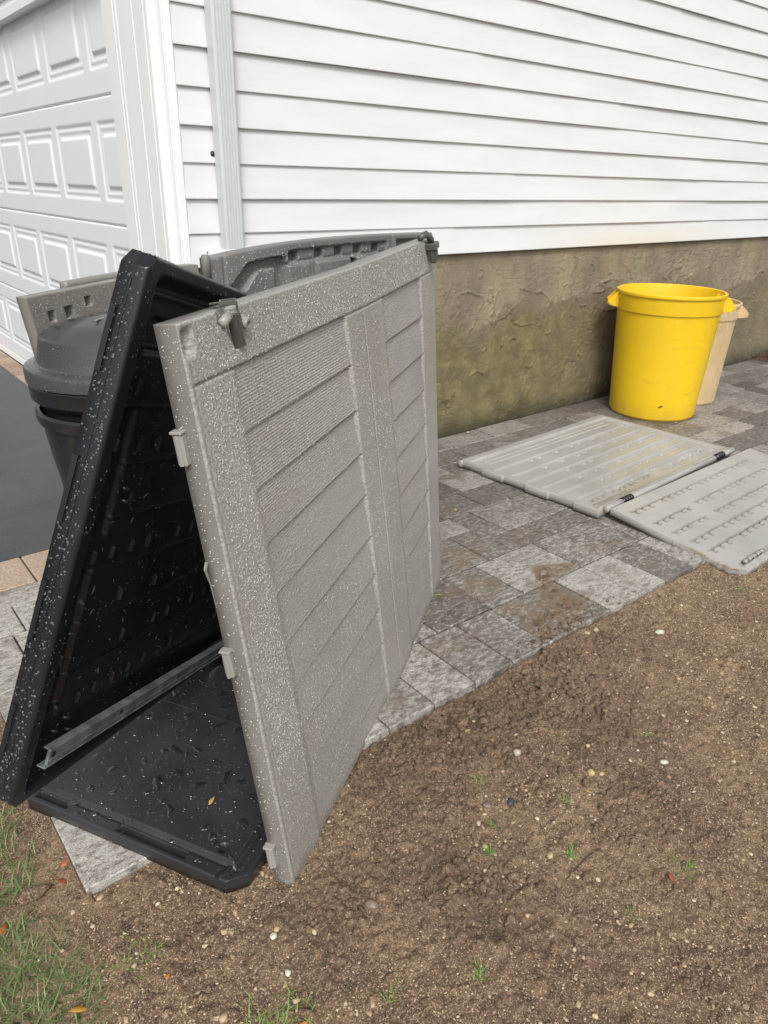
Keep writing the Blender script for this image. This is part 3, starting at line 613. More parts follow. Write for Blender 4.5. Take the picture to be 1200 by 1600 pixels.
fb = relief('panel_board', uF, vF, front_h, front_map, .042, M_gf, front, attrs={'plank': pkmask, 'rail': lambda U, V: (V > 1.084)*1.0, 'muck_shade': lambda U, V: np.clip(.55*ss(.035, 0.0, V+.015*fbm(U*20, V*20, 2, 3)), 0, 1)}, er=.004, side=M_gedge_shade)
def knuckle(t, parent=None):
    P = BL+(TL-BL)*t; back = -nL; e = nz(TL-BL); o_ = nz(BL-BM); c = P+back*.036+o_*.003
    fr = lambda V: c+np.outer(np.asarray(V)[:, 0], o_)+np.outer(np.asarray(V)[:, 1], back)+np.outer(np.asarray(V)[:, 2], e)
    mb = MB(); mb.box((-.006, -.009, -.029), (.0095, .009, .025), fr=fr, bev=.0035); mb.box((-.006, -.011, .0245), (.0115, .011, .030), fr=fr, bev=.0015); mb.tube([c+o_*.0085-e*.026, c+o_*.0085+e*.022], .0045, 8)
    mb.build('hinge_knuckle', M_gkn, front, smooth=False)
for t_ in (.838, .491, .078): knuckle(t_)
# torn strip of flash on the left edge
P = BL+(TL-BL)*.655-nL*.040; mb = MB(); e = nz(TL-BL)
mb.tube([P+e*.010, P+e*.0+nz(BL-BM)*.008, P-e*.03+nz(BL-BM)*.002, P-e*.08], [.0035, .0028, .0016, .001], 6); mb.build('moulding_flash', M_gedge_shade, front)
# latches on the top edge
def at(u, v, w=0.0): return front_map(np.array([u]), np.array([v]), np.array([w]))[0]
mb = MB(); eu = nz(BM-BL); ev = nz(TL-BL)
mb.tube([at(.112, 1.158, .002), at(.136, 1.169, .004)], [.0085, .0080], 12); la = mb.build('latch_pin', M_clipl, front, smooth=True)
def lf(c, ax, ay, az): return lambda V: c+np.outer(np.asarray(V)[:, 0], ax)+np.outer(np.asarray(V)[:, 1], ay)+np.outer(np.asarray(V)[:, 2], az)
a_ = math.radians(12); tx = nz(eu*math.cos(a_)+ev*math.sin(a_)); ty = nz(ev*math.cos(a_)-eu*math.sin(a_))
mb = MB(); T0 = [(-.008, .026), (.008, .026), (.010, .006), (.005, -.027), (-.001, -.028), (-.008, .004)]; q = [at(.155, 1.142)+eu*x_+ev*y_ for x_, y_ in T0]; V = np.array([p_+nL*.010 for p_ in q]+[p_-nL*.006 for p_ in q]); mb.add(V, [tuple(range(6))[::-1], tuple(range(6, 12))]+[(i_, (i_+1) % 6, 6+(i_+1) % 6, 6+i_) for i_ in range(6)])
mb.box((-.002, -.028, .009), (.001, .020, .0125), fr=lf(at(.156, 1.142), tx, ty, nL), bev=.0006); mb.build('latch_tongue', M_clip, front)
mb = MB(); c = at(.152, 1.186, -.003); f_ = lf(c, nz(eu*.85-nL*.5), nz(nL*.85+eu*.5), ev)
for lo_, hi_ in (((-.016, -.012, -.002), (-.013, .012, .005)), ((.013, -.012, -.002), (.016, .012, .005)), ((-.016, -.014, -.002), (.016, -.011, .005)), ((-.016, .011, -.004), (.016, .014, .004))): mb.box(lo_, hi_, fr=f_, bev=.0007)
mb.box((-.006, -.030, .001), (-.003, -.012, .004), fr=f_, bev=.0006); mb.box((.006, .012, -.026), (.0085, .0148, .0), fr=f_, bev=.0006); mb.box((-.010, .012, -.020), (-.0075, .0148, .0), fr=f_, bev=.0006)
mb.build('latch_clasp', M_clip, front)
mb = MB(); c = at(.1755, 1.152, .004); V, F = lathe([(.0055, -.012), (.0055, .012), (.0098, .012), (.0100, .009), (.0098, -.012)], (0, 0, 0), 16); V = c+np.outer(V[:, 0], eu)+np.outer(V[:, 1], nz(ev*.8+nL*.2))+np.outer(V[:, 2], nz(nL-ev*.4)); mb.add(V, F); mb.build('latch_barrel', M_clipl, front)
mb = MB(); mb.tube([at(1.222, 1.186, -.006), at(1.236, 1.196, .002), at(1.254, 1.192, .011), at(1.264, 1.172, .016)], .0095, 10); mb.tube([at(1.229, 1.196, -.004), at(1.246, 1.204, .006), at(1.262, 1.192, .016), at(1.268, 1.176, .020)], .0035, 6); mb.build('corner_latch', M_clip, front, smooth=True)
ax_ = nz(ev*-1+eu*.12); bx_ = nz(np.cross(nL, ax_)); c = at(1.266, 1.172, .016)
mb = MB(); mb.box((-.019, -.016, 0), (.019, .018, .020), fr=lf(c, bx_, nL, ax_), bev=.003); mb.box((.017, -.010, .002), (.021, .012, .018), fr=lf(c, bx_, nL, ax_), bev=.001); mb.build('latch_collar', M_clip, front)
mb = MB(); V, F = lathe([(.0001, .058), (.009, .058), (.0125, .052), (.0155, .020), (.0155, .0), (.0001, .0)], (0, 0, 0), 12); mb.add(lf(c, bx_, nL, ax_)(V), F)
for k in range(8): t3_ = k*math.pi/4; mb.tube([lf(c, bx_, nL, ax_)([(.0155*math.cos(t3_), .0155*math.sin(t3_), .022)])[0], lf(c, bx_, nL, ax_)([(.0122*math.cos(t3_), .0122*math.sin(t3_), .053)])[0]], .0018, 5)
mb.build('latch_socket', M_clip, front)
# water beads
def surf_drops(name, n, mapf, u0, u1, v0, v1, hf, rmin, rmax, mat, parent, seg=5, flat=.5, power=2.0, dens=None, wob=.1, elong=None):
    u = rng.uniform(u0, u1, n); v = rng.uniform(v0, v1, n)
    if dens is not None: k = rng.random(n) < dens(u, v); u, v = u[k], v[k]
    d = .0025; h = lambda a, b_: hf(a[:, None], b_[:, None])[:, 0]
    P = mapf(u, v, h(u, v)); Pu = mapf(u+d, v, h(u+d, v))-P; Pv = mapf(u, v+d, h(u, v+d))-P; N = np.cross(Pu, Pv)
    R = rmin+(rmax-rmin)*rng.random(len(u))**power
    return drops(name, P, N, R, mat, parent, seg, flat, wob, elong)
surf_drops('water_beads', 27000, front_map, .024, UW-.03, .02, VH-.01, front_h,   .0007, .0018, M_wl, fb, dens=lambda u, v: (1-(u < .04)*(v > 1.12))*np.clip(.35+.65*ss(0.0, .4, v-.25*(u > .6)), 0, 1)*np.where((u > .13)*(v < 1.08), .8, 1)*(.45+.55*(vnoise(u*14, v*14, 3) > .35)))
surf_drops('water_beads', 1500, front_map, .026, .13, .3, 1.07, front_h, .0012, .0030, M_wm, fb, 7, .45, 2.5)
surf_drops('water_beads', 1200, front_map, .04, UW-.05, 1.09, VH-.006, front_h, .001, .0024, M_wl, fb, 7, .45, 2.5)
nE = 420; tt = rng.random(nE); k = rng.random(nE); P = (BL+(TL-BL)*tt[:, None])-nL*(.004+.034*k)[:, None]+nz(BL-BM)*.0005; drops('water_beads', P, np.tile(nz(BL-BM), (nE, 1)), .0007+.0010*rng.random(nE)**2, M_wl, front, 6, .5)
# ------------------------------------------------------------------ black panel leaning behind it
BA = np.array([.090, 1.143, .300]); bu = nz([.754, .596, -.278]); bv = nz([.363, -.025, .931]); bv = nz(bv-bu*(bv@bu)); bn = np.cross(bu, bv)
BW, BH = 1.08, .993
black_map = plane_map(BA, bu, bv, bn)
def ch(u, v, c=.022):                                       # cut the corners of the rectangle
    for (uu_, vv_, su, sv) in ((0, 0, 1, 1), (0, BH, 1, -1), (BW, 0, -1, 1), (BW, BH, -1, -1)):
        a = (u-uu_)*su; b_ = (v-vv_)*sv; k = np.clip((c-a-b_)/2, 0, None); u = u+k*su; v = v+k*sv
    return u, v
def black_map2(u, v, w): u, v = ch(np.array(u, float), np.array(v, float)); return black_map(u, v, w)
def black_h(U, V):
    inn = ss(.030, .062, U)*(1-ss(BW-.06, BW-.03, U))*ss(.020, .040, V)*(1-ss(BH-.045, BH-.02, V))
    h = -.030*inn
    h = h+.006*np.exp(-((V-(BH-.055))/.006)**2)*inn*(U < .30)
    for k in range(1, 9): vv = .105*k+.01; h = h+inn*.0035*np.exp(-((V-vv)/.0022)**2)
    r = np.random.default_rng(4)
    for k in range(1, 9):
        for j in range(16):
            cu = .10+j*.062+.01*(k % 2)+r.normal()*.002; cv = .105*k+.03
            if r.random() < .6: h = h+.009*rect(U, V, cu, cu+.005, cv, cv+.026, .004)*inn
    for (a, b_, c, d) in ((.075, .115, .16, .44), (.085, .13, .50, .74), (.10, .30, .84, .90)): h = h-.010*rect(U, V, a, b_, c, d, .012)
    h = h+.004*fbm(U*5, V*5, 3, 33)*inn
    return h
blk = empty('black_storage_panel', (.62, 1.6, 0), 'wet black resin panel leaning in behind the tall grey plank panel', 'storage panel')
uB = np.linspace(0, BW, 400); vB = np.linspace(0, BH, 370)
bb = relief('panel_board', uB, vB, black_h, black_map2, .048, M_blk, blk, er=.007)
mb = MB()                                                   # parting seam round the edge and edge tabs
sm = -.024; f = lambda u, v, w: black_map2(np.array([u]), np.array([v]), np.array([w]))[0]
mb.tube([f(-.0003, .02+.05*i*.98, sm) for i in range(20)], .0011, 6); mb.build('seam', M_blk, blk)
for a, b_ in ((.905, .80), (.66, .545), (.44, .33), (.205, .10)):
    mb = MB(); mb.box((0, 0, 0), (1, 1, 1), fr=lambda V, a=a, b_=b_: black_map(-.0032*V[:, 0]+.001, b_+(a-b_)*V[:, 1], -.047+.010*V[:, 2])); mb.build('edge_tab', M_blk, blk)
# galvanised channel along the lower edge
cv0, cv1 = .088, .030
def bar_f(V): V = np.asarray(V, float); return black_map(V[:, 0], cv0+(cv1-cv0)*(V[:, 0]-.055)/.93+V[:, 1], V[:, 2]+.010)
mb = MB(); mb.box((.060, -.015, -.004), (1.0, .017, .0026), fr=bar_f, bev=.0010); mb.box((.060, .0171, -.014), (1.0, .0195, .0040), fr=bar_f, bev=.0009); mb.box((.052, -.0178, -.014), (1.0, -.0151, .0045), fr=bar_f, bev=.0010)
mb.tube([bar_f([(.064, -.004, .0020)])[0], bar_f([(.995, -.004, .0020)])[0]], .0022, 8)
bar = mb.build('steel_channel', M_galv, blk)
for hu in (.072, .30, .56, .80):
    mb = MB(); c0, c1 = bar_f([(hu, .006, .0024), (hu, .006, .0034)]); mb.tube([c0, c1], .0062, 14); mb.build('bolt_hole', M_dark, bar)
surf_drops('water_beads', 260, lambda u, v, w: black_map(u, cv0+(cv1-cv0)*(u-.055)/.93+v, w+.0128), .07, .6, -.012, .014, lambda U, V: U*0, .0007, .0017, M_wd, bar, 6)
mb = MB(); tb = lambda V: black_map(.80+.05*V[:, 0]-.01*V[:, 1], -.036+.018*V[:, 1], .010+.004*V[:, 2]); mb.box((0, 0, 0), (1, 1, 1), fr=tb); tab = mb.build('steel_tab', M_galv, blk)
mb = MB(); c = black_map(np.array([.838]), np.array([-.027]), np.array([.0142]))[0]; mb.tube([c, c+bn*.0012], .004, 10); mb.build('tab_hole', M_dark, blk)
# moulded latch stubs inside
for (a, b_) in ((.115, .60), (.125, .575), (.09, .12), (.12, .135), (.14, .10)):
    mb = MB(); c = black_map(np.array([a]), np.array([b_]), np.array([-.018]))[0]; mb.tube([c, c+bn*.014+bu*.008], [.006, .003], 7); mb.build('moulded_stub', M_blk, blk, smooth=True)
surf_drops('water_beads', 60, black_map2, .08, .75, .10, .90, black_h, .0016, .0034, M_wd, bb, 7, .5, 1.5, elong=np.full(60, 3.2))
surf_drops('water_beads', 5200, black_map2, .004, .62, .01, BH-.008, black_h, .0006, .0021, M_wd, bb, 6, .5, 2.5, dens=lambda u, v: np.clip(.35+.65*np.exp(-u/.09), 0, 1)*(vnoise(u*16, v*16, 8) > .3))
nE = 620; vv = rng.uniform(.02, BH-.02, nE); ww = rng.uniform(-.045, -.006, nE); P = black_map(np.full(nE, -.0004), vv, ww); drops('water_beads', P, np.tile(-bu, (nE, 1)), .0008+.0019*rng.random(nE)**2.4, M_wd, bb, 7, .5)
nE = 350; vv = rng.uniform(.02, .7, nE); P = black_map(vv, np.full(nE, BH+.0003), rng.uniform(-.044, -.006, nE)); drops('water_beads', P, np.tile(bv, (nE, 1)), .0009+.002*rng.random(nE)**2, M_wd, bb, 6, .5)
# ------------------------------------------------------------------ black floor panel lying on the paving
K = np.array([.43, .965]); e1 = np.array([-.471, .882]); e2 = np.array([.87, .493]); e1 /= np.linalg.norm(e1); e2 /= np.linalg.norm(e2)
FA, FB = .575, .90
def floor_map(u, v, w):
    u = np.array(u, float); v = np.array(v, float); c = .034; k = np.clip((c-u-v)/2, 0, None); u = u+k; v = v+k
    P = K+np.outer(u, e1)+np.outer(v, e2); return np.stack([P[:, 0], P[:, 1], .030+w], 1)
FS = [(.145, .325), (.47, .56)]; 
def floor_h(U, V):
    pf = ss(.036, .041, U)*ss(.0375, .0425, V)*(1-ss(FA-.05, FA-.045, U))
    h = .009*pf-.004*np.exp(-((V-.033)/.0035)**2)*(U > .02)-.004*np.exp(-((U-.032)/.003)**2)*(V > .02)
    for a, b_ in FS: h = h-.022*rect(U, V, a, b_, .012, .028, .004)
    for a in (.19, .50): h = h-.022*rect(U, V, .012, .026, a, a+.13, .004)
    h = h-.030*(1-ss(.0095, .0125, np.hypot(U-.078, V-.062)))
    h = h+.0016*np.exp(-((V-.40)/.002)**2)*pf+.0012*np.exp(-((U-.27-.1*V)/.0015)**2)*pf+.0008*fbm(U*4, V*4, 2, 12)
    return h
floorp = empty('black_floor_panel', (K[0], K[1], -.01), 'flat wet black resin panel with slotted rim, lying on the pavers', 'floor panel')
fp = relief('floor_board', np.linspace(0, FA, 300), np.linspace(0, FB, 440), floor_h, floor_map2 if False else (lambda u, v, w: floor_map(v*0+u, v, w)), .035, M_blkfloor, floorp, er=.005)
# flip winding is handled by normals; beads of rain, small and large
def fdens(u, v): return (vnoise(u*11, v*11, 6) > .3)*1.0
fm = lambda u, v, w: floor_map(u, v, w)
def floor_drops(n, rmin, rmax, power, seg, wob, el=None, flat=.35, dens=None):
    u = rng.uniform(.012, FA-.02, n); v = rng.uniform(.01, .62, n)
    if dens is not None: k = rng.random(n) < dens(u, v); u, v = u[k], v[k]
    h = floor_h(u[:, None], v[:, None])[:, 0]; kk = h > -.006; u, v, h = u[kk], v[kk], h[kk]
    P = floor_map(u, v, h); R = rmin+(rmax-rmin)*rng.random(len(u))**power
    drops('water_beads', P, np.tile([[0, 0, 1.]], (len(u), 1)), R, M_wb if rmax > .003 else M_wd, fp, seg, flat, wob, None if el is None else 1+el*rng.random(len(u)))
floor_drops(1900, .0007, .0019, 2, 6, .1, dens=fdens); floor_drops(300, .002, .0045, 2, 10, .5, .8, .45); 
floor_drops(95, .0045, .0085, 1.4, 20, .42, 1.2, .34)
floor_drops(20, .008, .013, 1.2, 26, .42, 1.3, .16); 
# ------------------------------------------------------------------ pocketed grey panel behind, and the two standing further left
def standing(name, P0, P1, h0, h1, hf, thick, mat, label, nu=330, nv=120, sh=0.0, vmin=-1.0, tops=None, muck_shade=None, grp=None, lean=0.0):
    P0 = np.array([*P0, 0.]); P1 = np.array([*P1, 0.]); L = np.linalg.norm(P1-P0); eu = (P1-P0)/L; nn = np.array([eu[1], -eu[0], 0])
    topf = tops or (lambda u: h0+(h1-h0)*u/L)
    mp = lambda u, v, w: P0+np.outer(u+sh*(1-v), eu)+np.outer(w-lean*v*topf(u), nn)+np.outer(v*topf(u), [0, 0, 1.])
    e = empty(name, (P0+P1)/2, label, 'storage panel', grp)
    vs = np.concatenate([np.linspace(0, .72, 30), np.linspace(.722, 1, nv)])
    b_ = relief('panel_board', np.linspace(0, L, nu), vs, lambda U, V: hf(U, V*topf(U)), mp, thick, mat, e, er=.004)
    return e, b_, mp, L, eu, nn
pk0, pk1 = (.81, 1.687), (1.648, 1.835)
# left end of the arched top (z 1.15) and its right end by the corner latch
P0 = np.array([.845, 1.745]); P1 = np.array([1.69, 1.86]); 
def arch(u): s_ = np.clip(u/.85, 0, 1); return 1.150+(1.186-1.150)*s_+.017*np.sin(s_**.8*math.pi)
def back_h(U, V):
    T = arch(U); d = T-V; h = np.zeros_like(U)
    # left pocket (arched), long rail of windows, right pocket
    h = h-.026*rect(U, d, .05, .245, .030, .20, .014)*(d > .030+.05*ss(.13, .05, U)); h = h+.018*rect(U, d, .10, .215, .055, .25, .012)*(d > .055+.05*ss(.17, .10, U))
    h = h-.010*rect(U, d, .217, .243, .0, .3, .006)*0
    for k in range(5): h = h-.026*rect(U, d, .262+k*.075+.02*(k > 0), .262+k*.075+.03+.02*(k > 0), .026, .048, .004)
    h = h-.010*rect(U, d, .255, .640, .020, .052, .008)
    for a, b_ in ((.255, .335), (.36, .49), (.52, .63)): h = h+.010*rect(U, d, a, b_, .058, .3, .008)-.010*rect(U, d, a-.012, b_+.012, .050, .3, .010)
    for a in (.49, ): h = h-.024*rect(U, d, a, a+.026, .062, .085, .004)
    h = h-.008*np.exp(-((U-.665)/.004)**2)
    h = h-.022*rect(U, d, .685, .80, .018, .05, .008)+.010*rect(U, d, .72, .75, .030, .05, .005)
    h = h-.008*np.exp(-((U-.046)/.004)**2)
    return h
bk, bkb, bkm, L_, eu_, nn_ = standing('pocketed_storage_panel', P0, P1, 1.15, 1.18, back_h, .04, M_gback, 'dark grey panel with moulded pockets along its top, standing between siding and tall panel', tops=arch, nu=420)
surf_drops('water_beads', 1500, lambda u, v, w: bkm(u, v/arch(u), w), .01, .8, 1.02, 1.17, back_h, .0008, .002, M_wl, bkb, 6, .5, 2, dens=lambda u, v: (v < arch(u)-.004)*1.0)
mb = MB(); c = np.array([.865, 1.745, 1.145]); mb.tube([c+[-.03, -.004, -.05], c+[-.03, -.004, .012], c+[-.03, -.004, .016]], [.011, .011, .008], 10); mb.build('hinge_pin', M_gback, bk, smooth=True)
mb = MB(); mb.box((0, 0, 0), (1, 1, 1), fr=lambda V: P0_3+np.outer(V[:, 0]*-.30-.035, eu_)+np.outer(V[:, 1]*.035-.04, nn_)+np.outer(V[:, 2]*(1.127), [0, 0, 1.])) if False else None
P03 = np.array([P0[0], P0[1], 0.]); mb.box((0, 0, 0), (1, 1, 1), fr=lambda V: P03+np.outer(V[:, 0]*-.09-.025, eu_)+np.outer(V[:, 1]*.035-.045, nn_)+np.outer(V[:, 2]*(1.137), [0, 0, 1.])); mb.build('side_wing', M_gstand, bk)
def left_h(U, V):
    d = 1.0-V; h = np.zeros_like(U)
    for cu, cd, w_, hh in ((.075, .055, .028, .030), (.265, .035, .028, .028), (.40, .060, .026, .028), (.54, .04, .028, .028)): h = h-.03*rect(U, d, cu, cu+w_, cd, cd+hh, .006)
    h = h-.03*rect(U, d, .155, .190, .052, .086, .005)+.012*rect(U, d, .160, .180, .066, .074, .004)-.008*rect(U, d, .178, .195, .060, .30, .008)
    return h
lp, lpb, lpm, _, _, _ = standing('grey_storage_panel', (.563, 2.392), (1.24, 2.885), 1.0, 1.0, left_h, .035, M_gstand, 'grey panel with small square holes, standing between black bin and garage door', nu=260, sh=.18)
surf_drops('water_beads', 1500, lambda u, v, w: lpm(u, v/1.0, w), .01, .6, .80, .995, left_h, .0009, .0022, M_wl, lpb, 6)
e2d = nz(np.array([.677, .493, 0])); nb2 = np.array([-e2d[1], e2d[0], 0])
q0 = np.array([.563, 2.392, 0])+e2d*.265+nb2*.055
standing('grey_storage_panel', q0[:2], (q0+e2d*.55)[:2], 1.012, 1.012, lambda U, V: -.004*np.exp(-((1.012-V-.03)/.004)**2), .03, M_gstand, 'plain grey resin panel edge just visible behind the panel with square holes', nu=40, nv=20)
# ------------------------------------------------------------------ the two flat grey panels on the paving
def slotrow(U, V, u0, u1, v0, v1, n, dep=.020, flip=False):
    v0 = v0-.003; v1 = v1+.004; L = (u1-u0)/n; g = np.zeros_like(U); k = np.floor((U-u0)/L); c = (U-u0)-(k+.5)*L
    a, b_ = (v1-.012, v1) if flip else (v0, v0+.012)
    g = rect(U, V, u0, u1, a, b_, .003); tooth = ss(.0135, .0110, np.abs(c))*rect(U, V, u0, u1, v0, v1, .003)*(((k*7+3) % 6) > .5)
    return -dep*np.maximum(g, tooth)
F1B = np.array([2.5512, 1.656, .042]); F1u = nz([1.3067, .0957*.8, 0]); F1v = np.array([-F1u[1], F1u[0], 0]); F1W, F1H = 1.30, .825
f1m = plane_map(F1B, F1u, F1v, (0, 0, 1.))
def f1h(U, V):
    h = np.zeros_like(U); f = rect(U, V, .02, F1W-.02, .02, F1H-.02, .01)
    h = h-.010*rect(U, V, .03, F1W-.03, .052, F1H-.045, .01)
    for k, vv in enumerate((.155, .245, .335, .43, .525, .63)):
        h = h+.007*np.exp(-((V-vv)/.0035)**2)*(U > .05)*(U < F1W-.06); h = h-.011*ss(vv-.020, vv-.010, V)*(V < vv-.005)*(U > .06)*(U < F1W-.07)
        for j in range(14):
            cu = .25+.071*j+.02*(k % 3)
            if (j*7+k*3) % 5 < 3: h = h-.014*rect(U, V, cu, cu+.034, vv-.040, vv-.024, .003)
    h = h+slotrow(U, V, .08, .62, .088, .114, 12, .014, True)+slotrow(U, V, .06, .36, .045, .070, 7, .014, True)
    h = h+slotrow(U, V, .72, 1.18, .088, .112, 9, .011, True)-.014*rect(U, V, 1.17, 1.245, .06, .085, .004)
    for vv in (.70, .735, .775): h = h-.005*np.exp(-((V-vv)/.004)**2)*(U > .10)*(U < F1W-.10)
    h = h-.010*rect(U, V, 1.25, 1.285, .10, .36, .006)*0
    h = h+.012*np.exp(-((V-.012)/.014)**2)*(U > .02)*(U < F1W-.02)
    return h+.002*fbm(U*4, V*4, 3, 5)
def f1muck(U, V): return np.clip(.75*rect(U, V, .05, .64, .04, .115, .02)*(f1h(U, V) < -.012)+.25*ss(.1, .5, fbm(U*3, V*5, 3, 9))*ss(.5, .05, V), 0, 1)
M_gflat2 = M_gflat
flat1 = empty('storage_wall_panel', F1B+F1u*.65+F1v*.4-np.array([0, 0, .042]), 'pale grey ribbed resin panel lying flat on the pavers beside the stucco wall', 'storage panel')
def f1map(u, v, w):                                          # stepped outline of the short left end
    st = .012*((v % .27) > .13); return f1m(u+st*np.clip(1-u/.05, 0, 1), v, w)
f1b = relief('panel_board', np.linspace(0, F1W, 430), np.linspace(0, F1H, 400), f1h, f1map, .034, M_gflat, flat1, attrs={'muck_shade': f1muck}, er=.004)
mb = MB(); ez = np.array([0, 0, 1.])
for a, b_ in ((.04, .16), (.245, 1.055), (1.15, 1.27)): mb.tube([F1B+F1u*(a-.004)+F1v*-.012+ez*.004, F1B+F1u*a+F1v*-.012+ez*.004, F1B+F1u*b_+F1v*-.012+ez*.004, F1B+F1u*(b_+.004)+F1v*-.012+ez*.004], [.012, .016, .016, .012], 12)
mb.build('hinge_barrel', M_gflat, flat1, smooth=True)
for a in (.165, 1.075):
    mb = MB(); c0 = F1B+F1u*a+F1v*-.013+ez*.006
    for k in range(4): mb.tube([c0+F1u*(.019*k), c0+F1u*(.019*k+.017)], .0185, 12)
    mb.tube([c0-F1u*.003, c0+F1u*.078], .0135, 10); mb.build('black_hinge', M_dark, flat1, smooth=True)
E2 = np.array([2.5869, 1.6198, .062]); E2e = np.array([3.7671+.03, 1.6914-.035, .062]); F2u = nz(E2e-E2); NL = np.array([2.6302, 1.0271, -.006]); t_ = NL-E2; t_ = t_-F2u*(t_@F2u); F2H = np.linalg.norm(t_); F2d = t_/F2H; F2W = 1.30
F2v = -F2d; F2n = np.cross(F2u, F2v)
E2c = E2-F2u*.0
f2m0 = plane_map(E2c, F2u, F2d, F2n)
def f2m(u, v, w):
    k = np.clip((.05-(u)-(F2H-v))/2, 0, None); rag = .004*fbm(v*60, v*0+1, 2, 4)*np.clip(1-u/.02, 0, 1)*(v > .3)
    return f2m0(u+k+rag, v-k, w)
def f2h(U, V):
    h = np.zeros_like(U)
    h = h+slotrow(U, V, .045, 1.14, .064, .092, 20)+slotrow(U, V, .045, .34, .175, .200, 6)+slotrow(U, V, .395, 1.12, .165, .195, 14)
    h = h+slotrow(U, V, .045, .33, .262, .286, 6)+slotrow(U, V, .40, 1.22, .262, .288, 15)+slotrow(U, V, .045, 1.22, .345, .371, 20)+slotrow(U, V, .045, 1.22, .425, .452, 20)
    h = h-.014*rect(U, V, .06, 1.2, .545, .566, .006)-.012*rect(U, V, 1.16, 1.185, .11, .135, .005)
    h = h+.004*rect(U, V, .075, .5, .568, .60, .01)*np.sin(U*90)
    return h+.0012*fbm(U*4, V*4, 2, 15)
flat2 = empty('storage_wall_panel', E2+F2u*.65+F2d*.3-np.array([0, 0, .05]), 'pale grey resin panel full of comb-like slots, lying half on the pavers and half on the soil', 'storage panel')
def f2muck_shade(U, V): return np.clip(.8*(f2h(U, V) < -.010)*(U < .40)*(V < .21)+.35*(f2h(U, V) < -.012)+.9*ss(.02, 0, U)*ss(.3, .42, V)*(fbm(U*40, V*40, 2, 2) > -.2), 0, 1)  # mud in slots and on the edge, plus painted shade in every deep slot
f2b = relief('panel_board', np.linspace(0, F2W, 620), np.linspace(0, F2H, 300), f2h, lambda u, v, w: f2m(u, v, w), .030, M_gflat, flat2, attrs={'muck_shade': f2muck_shade}, er=.005)
mb = MB()
for k in range(5):
    c = f2m0(np.array([.095+k*.035]), np.array([.557]), np.array([.001]))[0]; mb.tube([c, c+F2u*.026+F2n*.004*(k % 2)], [.009, .007], 8)
mb.build('latch_strip', M_clipl, flat2, smooth=True)
surf_drops('water_beads', 1800, f1map, .02, F1W-.02, .05, F1H-.02, f1h, .0012, .003, M_wf, f1b, 6, .35); surf_drops('water_beads', 1300, lambda u, v, w: f2m(u, v, w), .02, 1.2, .02, F2H-.02, f2h, .0011, .003, M_wf, f2b, 6, .35)
# ------------------------------------------------------------------ round cans
def can(name, C, rb, rt, H, mat, label, hrot, hw=.15):
    e = empty(name, C, label, 'waste can')
    sk = H-.115*H/.765; band = rb+(rt-.012-rb)*(sk/H)
    pr = [(0.0001, .012), (rb-.03, .012), (rb-.022, 0), (rb-.008, .002), (rb, .014), (rb+(band-rb)*.5, sk*.5), (band, sk-.012), (band+.002, sk), (band+.010, sk), (band+.012, sk+.006), (rt-.012, H-.03), (rt-.010, H-.022), (rt, H-.020), (rt+.002, H-.012), (rt, H-.003), (rt-.006, H), (rt-.014, H-.003), (rt-.018, H-.02), (band-.008, sk), (rb-.008, .03), (rb-.03, .02), (0.0001, .02)]
    V, F = lathe(pr, C, 96); mesh('can_body', V, F, mat, e, sharp=28)
    for s_ in (0, math.pi):
        a = hrot+s_; d = np.array([math.cos(a), math.sin(a), 0]); p = np.array([-d[1], d[0], 0]); c = np.array(C, float); z1 = H-.020; z2 = H-.085*H/.765; z3 = sk+.006
        mb = MB(); th = .006
        r1, r2, r3 = rt-.013, rt+.048, rt+.040
        for sd_ in (-1, 1):                                   # two cheeks
            y0_ = sd_*hw/2; q = [(r1-.010, z1), (rt+.000, z1), (r2, z2+.012), (r2, z2-.004), (r3, z2-.012), (band+.004, z3)]
            A = [c+d*r_*(1 if r_ > rt-.011 else .93)+p*y0_+ez*z_ for r_, z_ in q]; B = [v_+p*(-sd_*th) for v_ in A]
            V = np.array(A+B); n_ = len(q); F = [tuple(range(n_)), tuple(range(n_, 2*n_))[::-1]]+[(i, (i+1) % n_, n_+(i+1) % n_, n_+i)[::-1] for i in range(n_)]; mb.add(V, F)
        A = [(r2-.001, z2+.014), (r2+.001, z2-.004), (r3, z2-.013), (r3-.012, z2-.013), (r2-.012, z2-.004)]                    # grip bar
        V = np.array([c+d*r_+p*s2*hw/2*1.0+ez*z_ for s2 in (-1, 1) for r_, z_ in A]); n_ = len(A); mb.add(V, [tuple(range(n_))[::-1], tuple(range(n_, 2*n_))]+[(i, (i+1) % n_, n_+(i+1) % n_, n_+i) for i in range(n_)])
        A = [(r3, z2-.013), (band+.004, z3), (band+.004, z3+.006), (r3-.004, z2-.007)]
        V = np.array([c+d*r_+p*s2*hw/2*.99+ez*z_ for s2 in (-1, 1) for r_, z_ in A]); n_ = 4; mb.add(V, [(0, 1, 2, 3)[::-1], (4, 5, 6, 7)]+[(i, (i+1) % 4, 4+(i+1) % 4, 4+i) for i in range(4)])
        mb.build('handle', mat, e)
    return e
yc = can('waste_can', (4.275, 2.505, 0), .265, .322, .765, M_yel, 'bright yellow round plastic waste can with moulded handles, standing open by the stucco wall', math.atan2(-4.275, 2.505)+.12, .15)
tcn = can('waste_can', (4.735, 2.575, 0), .225, .272, .665, M_tan, 'smaller stained cream plastic waste can half hidden behind the yellow one', math.atan2(-4.735, 2.575)+.05, .13)
c = np.array([4.275, 2.505, .10]); d = nz(np.array([-4.275+0.9, -2.505-.5, 0])); V, F = lathe([(.0001, .002), (.008, .002), (.011, 0)], (0, 0, 0), 10)
